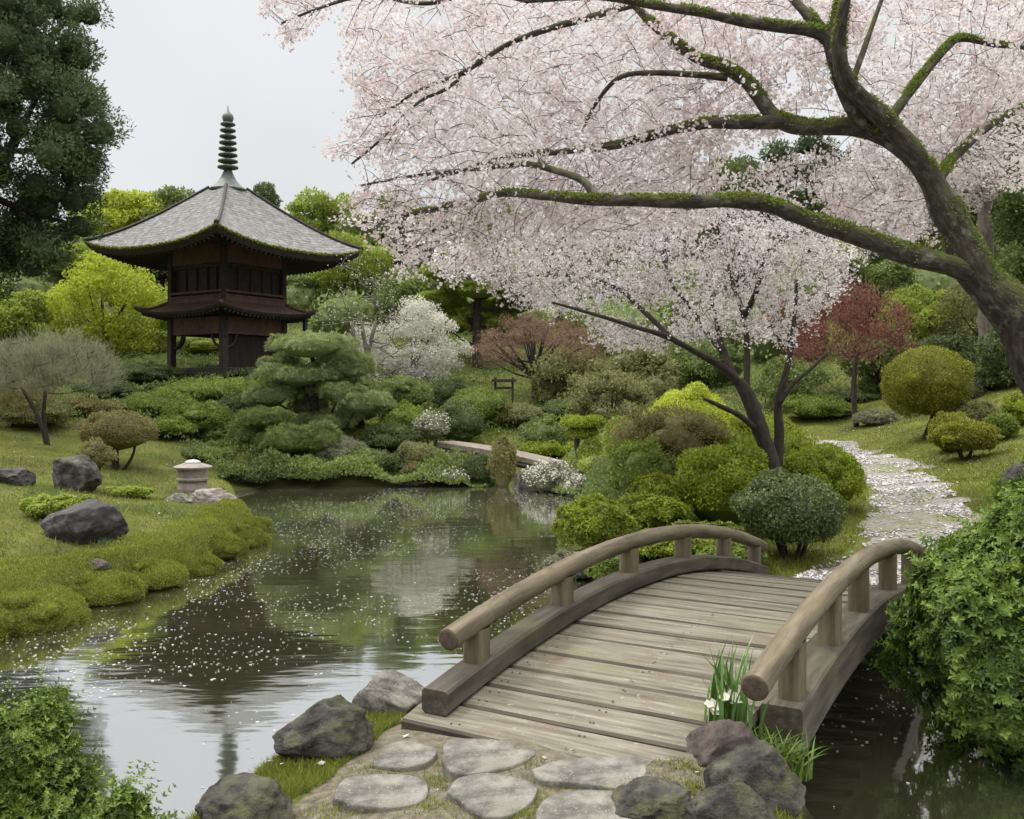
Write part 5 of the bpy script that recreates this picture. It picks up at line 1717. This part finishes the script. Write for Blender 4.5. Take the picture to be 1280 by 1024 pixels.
# the cherry with the pale straight trunk behind
d0 = 29.0
bx = (1232 - CX) / F * d0
base = np.array([bx, d0, H(bx, d0)])
zb = HY + (CAMZ - base[2]) * F / d0
LM = [limb([(1236, zb + 8, d0), (1234, 400, d0), (1232, 310, d0), (1230, 225, d0)], (22, 16), 20),
 limb([(1230, 235, d0), (1215, 205, d0 + .4), (1180, 195, d0 + 1), (1140, 205, d0), (1090, 215, d0)], (10, 3), 20),
 limb([(1231, 232, d0), (1240, 190, d0), (1265, 165, d0), (1300, 150, d0)], (10, 3), 16),
 limb([(1229, 240, d0), (1195, 240, d0 - .4), (1150, 260, d0 - .8), (1100, 280, d0 - 1)], (8, 3), 18),
 limb([(1230, 230, d0), (1222, 180, d0 + .3), (1200, 140, d0 + .5), (1180, 110, d0 + .6)], (9, 3), 16)]
C1 = poly_sample([(1000, 240), (1060, 200), (1060, 150), (1150, 110), (1290, 90), (1300, 235), (1240, 250), (1190, 262), (1150, 300), (1090, 318), (1060, 290)], 480, rc)
att = dep(C1, 26.5, 32)
cherry('pale-trunked cherry with whitish blossom behind the arching one', LM, 1, att, rc, base, .034, (3, 4), 'blossom_pale', 4, 1.6, .16, .02, bark='barkpale')

# ------------------------------------------------------------------ iris clump, ferny ground plants, moss, grass, petals
g = np.array([1.07, 4.62, 0.0])
g[2] = H(g[0], g[1])
ir = thing('iris_clump', 'iris clump with white flowers at the near end of the right handrail', 'iris', g)
rng = np.random.default_rng(9)
m = MB()
def blades(m, pts, L, W, rng, lean=.35, seg=5, tint=None):
    for p in pts:
        l = L * rng.uniform(.55, 1.15)
        a = rng.uniform(0, 6.28)
        dr = np.array([math.cos(a), math.sin(a), 0]) * lean * rng.uniform(.2, 1.3)
        sd = np.array([-math.sin(a + rng.uniform(-1, 1)), math.cos(a), 0])
        s_ = np.linspace(0, 1, seg)
        c_ = p + np.outer(s_ * l, [0, 0, 1]) + np.outer(s_ ** 2 * l, dr) - np.outer(s_ ** 3 * l * .25 * np.linalg.norm(dr), [0, 0, 1])
        w_ = W * (1 - s_ ** 2.5) * rng.uniform(.8, 1.2)
        v = np.concatenate([c_ + sd * w_[:, None] / 2, c_ - sd * w_[:, None] / 2])
        i = np.arange(seg - 1)
        m.add(v, np.stack([i, i + 1, seg + i + 1, seg + i], 1), 0, rng.uniform(.1, 1) if tint is None else tint)
c0 = bp(1.40, .30, 0)
pts = np.stack([c0[0] + rng.normal(size=60) * .055, c0[1] + rng.normal(size=60) * .05, np.full(60, g[2] + .03)], 1)
blades(m, pts, .44, .018, rng, .35)
m.build('leaves', G['iris'], ir, g)
for fx, fy in ((905, 873), (893, 886), (916, 876), (906, 912)):
    m = MB()
    c = V3(fx, fy, 4.5)
    P = c + rng.normal(size=(3, 3)) * .008
    flowers(m, P, nrm(np.tile([0, -.5, .8], (3, 1)) + .4 * rvec(3, rng)), .034, rng, .8, 0, 5)
    s_ = spline([np.array([c0[0], c0[1], g[2]]), (c + c0 * [1, 1, 0] + [0, 0, g[2]]) / 2 * [1, 1, 1] + [0, 0, .06], c], 6)
    tube(m, s_, .003, 4, 1)
    m.build('flower', [G['white'], G['iris']], ir, g)
g2 = np.array([1.28, 4.66, 0.0])
g2[2] = H(g2[0], g2[1])
m = MB()
cc = np.array([(1.05, 4.42), (1.12, 4.36), (1.16, 4.46), (1.22, 4.40), (1.27, 4.48), (1.30, 4.42), (1.0, 4.5), (1.2, 4.54), (1.1, 4.5)])
pts = np.concatenate([np.c_[c_ + rng.normal(size=(42, 2)) * .035, np.full(42, g2[2] + .06)] for c_ in cc])
blades(m, pts, .22, .010, rng, .95, 6)
tag(m.build('ferny_plant', G['juniper'], None, g2), 'ferny green plant spilling over the boulders at the bridge corner', 'plant')

def blade_field(name, P, L, W, key, rng, kind='stuff'):
    n = len(P)
    a = rng.uniform(0, 2 * math.pi, n)
    l = (L * rng.uniform(.5, 1.4, n))[:, None]
    s_ = np.stack([np.cos(a), np.sin(a), 0 * a], 1) * W / 2
    tp = P + np.stack([rng.normal(size=n) * .5, rng.normal(size=n) * .5, np.ones(n)], 1) * l
    v = np.stack([P - s_, P + s_, tp], 1).reshape(-1, 3)
    return structure(MB().add(v, np.arange(3 * n).reshape(-1, 3), 0, np.clip(.5 + (fbm(P * 1.1, 3) - .5) * 1.6 + rng.normal(size=n) * .16, 0, 1)).build(name, G[key]), kind)

def scatter(poly, n, rng, wfun=None, avoid=None, zmin=.1):
    poly = np.array(poly, float)
    out, tot = [], 0
    while tot < n:
        p = poly_sample(poly, n, rng)
        if wfun is not None:
            p = p[rng.uniform(0, 1, len(p)) < wfun(p)]
        if avoid is not None:
            p = p[~avoid(p)]
        h = height(p[:, 0], p[:, 1])
        k = h > zmin
        out.append(np.c_[p[k], h[k] - .004])
        tot += k.sum()
    return np.concatenate(out)[:n]
rg = np.random.default_rng(15)
cover('lawn_edge_moss', [(-5.3, 8.6), (-4.55, 9.0), (-4.15, 9.9), (-3.8, 10.8), (-3.6, 12.2), (-3.62, 13.4), (-3.85, 15.1), (-4.3, 16.5), (-4.8, 17.4), (-5.2, 17.2), (-4.7, 15.6), (-4.4, 13.6), (-4.45, 12.2), (-4.8, 10.8), (-5.4, 9.7)], 60000, .024, .011, 'moss', .20, .03)
far_w = lambda p: np.clip((9.5 / np.maximum(p[:, 1], 1)) ** 1.6, .08, 1)
blade_field('left_lawn_grass', scatter([(-16, 5), (-7, 6.4), (-4.2, 8.8), (-3.4, 12), (-3.8, 16), (-5, 19), (-5.5, 24), (-13, 25), (-18, 18)], 200000, rg, far_w), .036, .010, 'moss', rg)
onpath = lambda p: sdist(PATH2, p[:, 0], p[:, 1]) < .02 + .2 * (fbm(np.c_[p * 2.3, p[:, :1] * 0], 2) - .5)
wd_ = scatter([(-16, 9), (-7, 9), (-4.6, 11), (-4.4, 15), (-5.4, 19), (-6.5, 23), (-13, 25), (-18, 18)], 26000, rg, lambda p: sstep(.52, .68, fbm(np.c_[p * .9, p[:, :1] * 0 + 7], 3)) * far_w(p))
blade_field('lawn_weeds', wd_, .06, .014, 'brownish', rg)
wd_ = scatter([(-16, 9), (-7, 9), (-4.6, 11), (-4.4, 15), (-5.4, 19), (-6.5, 23), (-13, 25), (-18, 18)], 22000, rg, lambda p: sstep(.54, .68, fbm(np.c_[p * 1.3, p[:, :1] * 0 + 27], 3)) * far_w(p))
blade_field('lawn_weeds', wd_, .075, .02, 'mid', rg)
blade_field('right_lawn_grass', scatter([(1.5, 10), (4, 9.2), (5, 8.6), (8, 9), (13, 17), (14, 29), (6, 30), (1, 24), (2, 16)], 130000, rg, far_w, onpath), .05, .013, 'grass', rg)
blade_field('far_slope_moss', scatter([(-6, 22.3), (-1, 22.6), (-.4, 25), (0, 30), (-8, 30), (-9, 25)], 40000, rg), .07, .02, 'grass', rg)
padav = lambda p: sdist(PAD, p[:, 0], p[:, 1]) < .02 + .16 * (fbm(np.c_[p * 3.2, p[:, :1] * 0 + 4], 3) - .5)
blade_field('bank_moss', scatter([(-2.4, 3.2), (-1.55, 4.2), (-1.25, 5.1), (-.9, 5.7), (-.3, 5.9), (-.1, 5.4), (1.0, 4.4), (1.45, 4.9), (1.5, 4.2), (1.5, 3.2), (.7, 2.9), (-.8, 2.9)], 80000, rg, None, padav, .2), .036, .007, 'moss', rg)
# moss tufts between the stepping stones
P = []
for px, py, k, s_ in ((545, 965, 300, .05), (540, 1000, 260, .06), (690, 975, 300, .05), (760, 990, 260, .06), (668, 1000, 340, .05), (655, 1015, 300, .04), (420, 1000, 220, .05), (545, 945, 160, .04), (640, 905, 60, .015), (855, 990, 300, .05), (850, 1010, 320, .06), (660, 955, 140, .05), (470, 955, 160, .05), (590, 970, 200, .05), (610, 1022, 300, .05), (860, 965, 300, .05), (870, 940, 240, .04)):
    d = (CAMZ - .53) * F / (py - HY)
    k = int(k * 1.4)
    P.append(np.c_[rg.normal(size=(k, 2)) * [s_ * 1.6, s_] + [(px - CX) / F * d, d], np.zeros(k)])
P = np.concatenate(P)
P[:, 2] = height(P[:, 0], P[:, 1]) + .012
blade_field('path_moss', P, .022, .006, 'moss', rg)

def flakes(name, P, R, key, rng, squash=1.0, kind='stuff', tilt=.12):
    n = len(P)
    a = rng.uniform(0, 6.28, n)
    r = (R * np.exp(np.clip(rng.normal(size=n), -2, 1.5) * .42))[:, None]
    c, s_ = np.cos(a), np.sin(a)
    ax = np.stack([c, s_, rng.normal(size=n) * tilt], 1) * r
    bx_ = np.stack([-s_, c, rng.normal(size=n) * tilt], 1) * r * rng.uniform(.45, .95, n)[:, None]
    v = np.stack([P - ax, P - ax * .2 + bx_ * .9, P + ax * .9 + bx_ * .25, P + ax * .8 - bx_ * .35, P - ax * .1 - bx_], 1).reshape(-1, 3)
    return structure(MB().add(v, np.arange(5 * n).reshape(-1, 5), 0, rng.uniform(0, 1, n)).build(name, G[key]), kind)
def on_water(n, rng):
    out, tot = [], 0
    while tot < n:
        p = np.stack([rng.uniform(-9, 6.5, n * 2), rng.uniform(4.2, 22.3, n * 2)], 1)
        k = inside(POND, p[:, 0], p[:, 1])
        p = p[k]
        c_ = fbm(np.c_[p * np.array([.8, .8]), p[:, :1] * 0], 3)
        near = sstep(5.2, 8.0, p[:, 1]) * .93 + .07
        wgt = sstep(.44, .64, c_) * near + .05 * near
        p = p[rng.uniform(0, 1, len(p)) < wgt]
        out.append(p)
        tot += len(p)
    p = np.concatenate(out)[:n]
    return np.c_[p, np.full(n, .004)]
flakes('floating_petals', on_water(8500, rg), .0088, 'petal', rg, tilt=.02)
pp = scatter(PATH2 + 0, 17000, rg, lambda p: sstep(.42, .62, fbm(np.c_[p[:, 0] * .8, p[:, 1] * 2.6, p[:, 0] * 0], 3)) + .06, None, .05)
pp[:, 2] += .035
flakes('path_petals', pp, .0145, 'petal', rg, tilt=.25)
pl = np.concatenate([scatter([(-16, 8.5), (-4.2, 9), (-3.4, 12), (-3.8, 16), (-5, 19), (-9, 24), (-18, 18)], 900, rg), scatter([(1.5, 10), (4, 9.2), (8, 9), (13, 17), (12, 28), (6, 28), (2, 16)], 2600, rg),
                     scatter([(-1.4, 4.2), (-.8, 5.4), (.9, 4.6), (1.3, 4.2), (1.2, 3), (-1.3, 3)], 70, rg)])
pl[:, 2] += .03
flakes('lawn_petals', pl, .0115, 'petal', rg, tilt=.3)
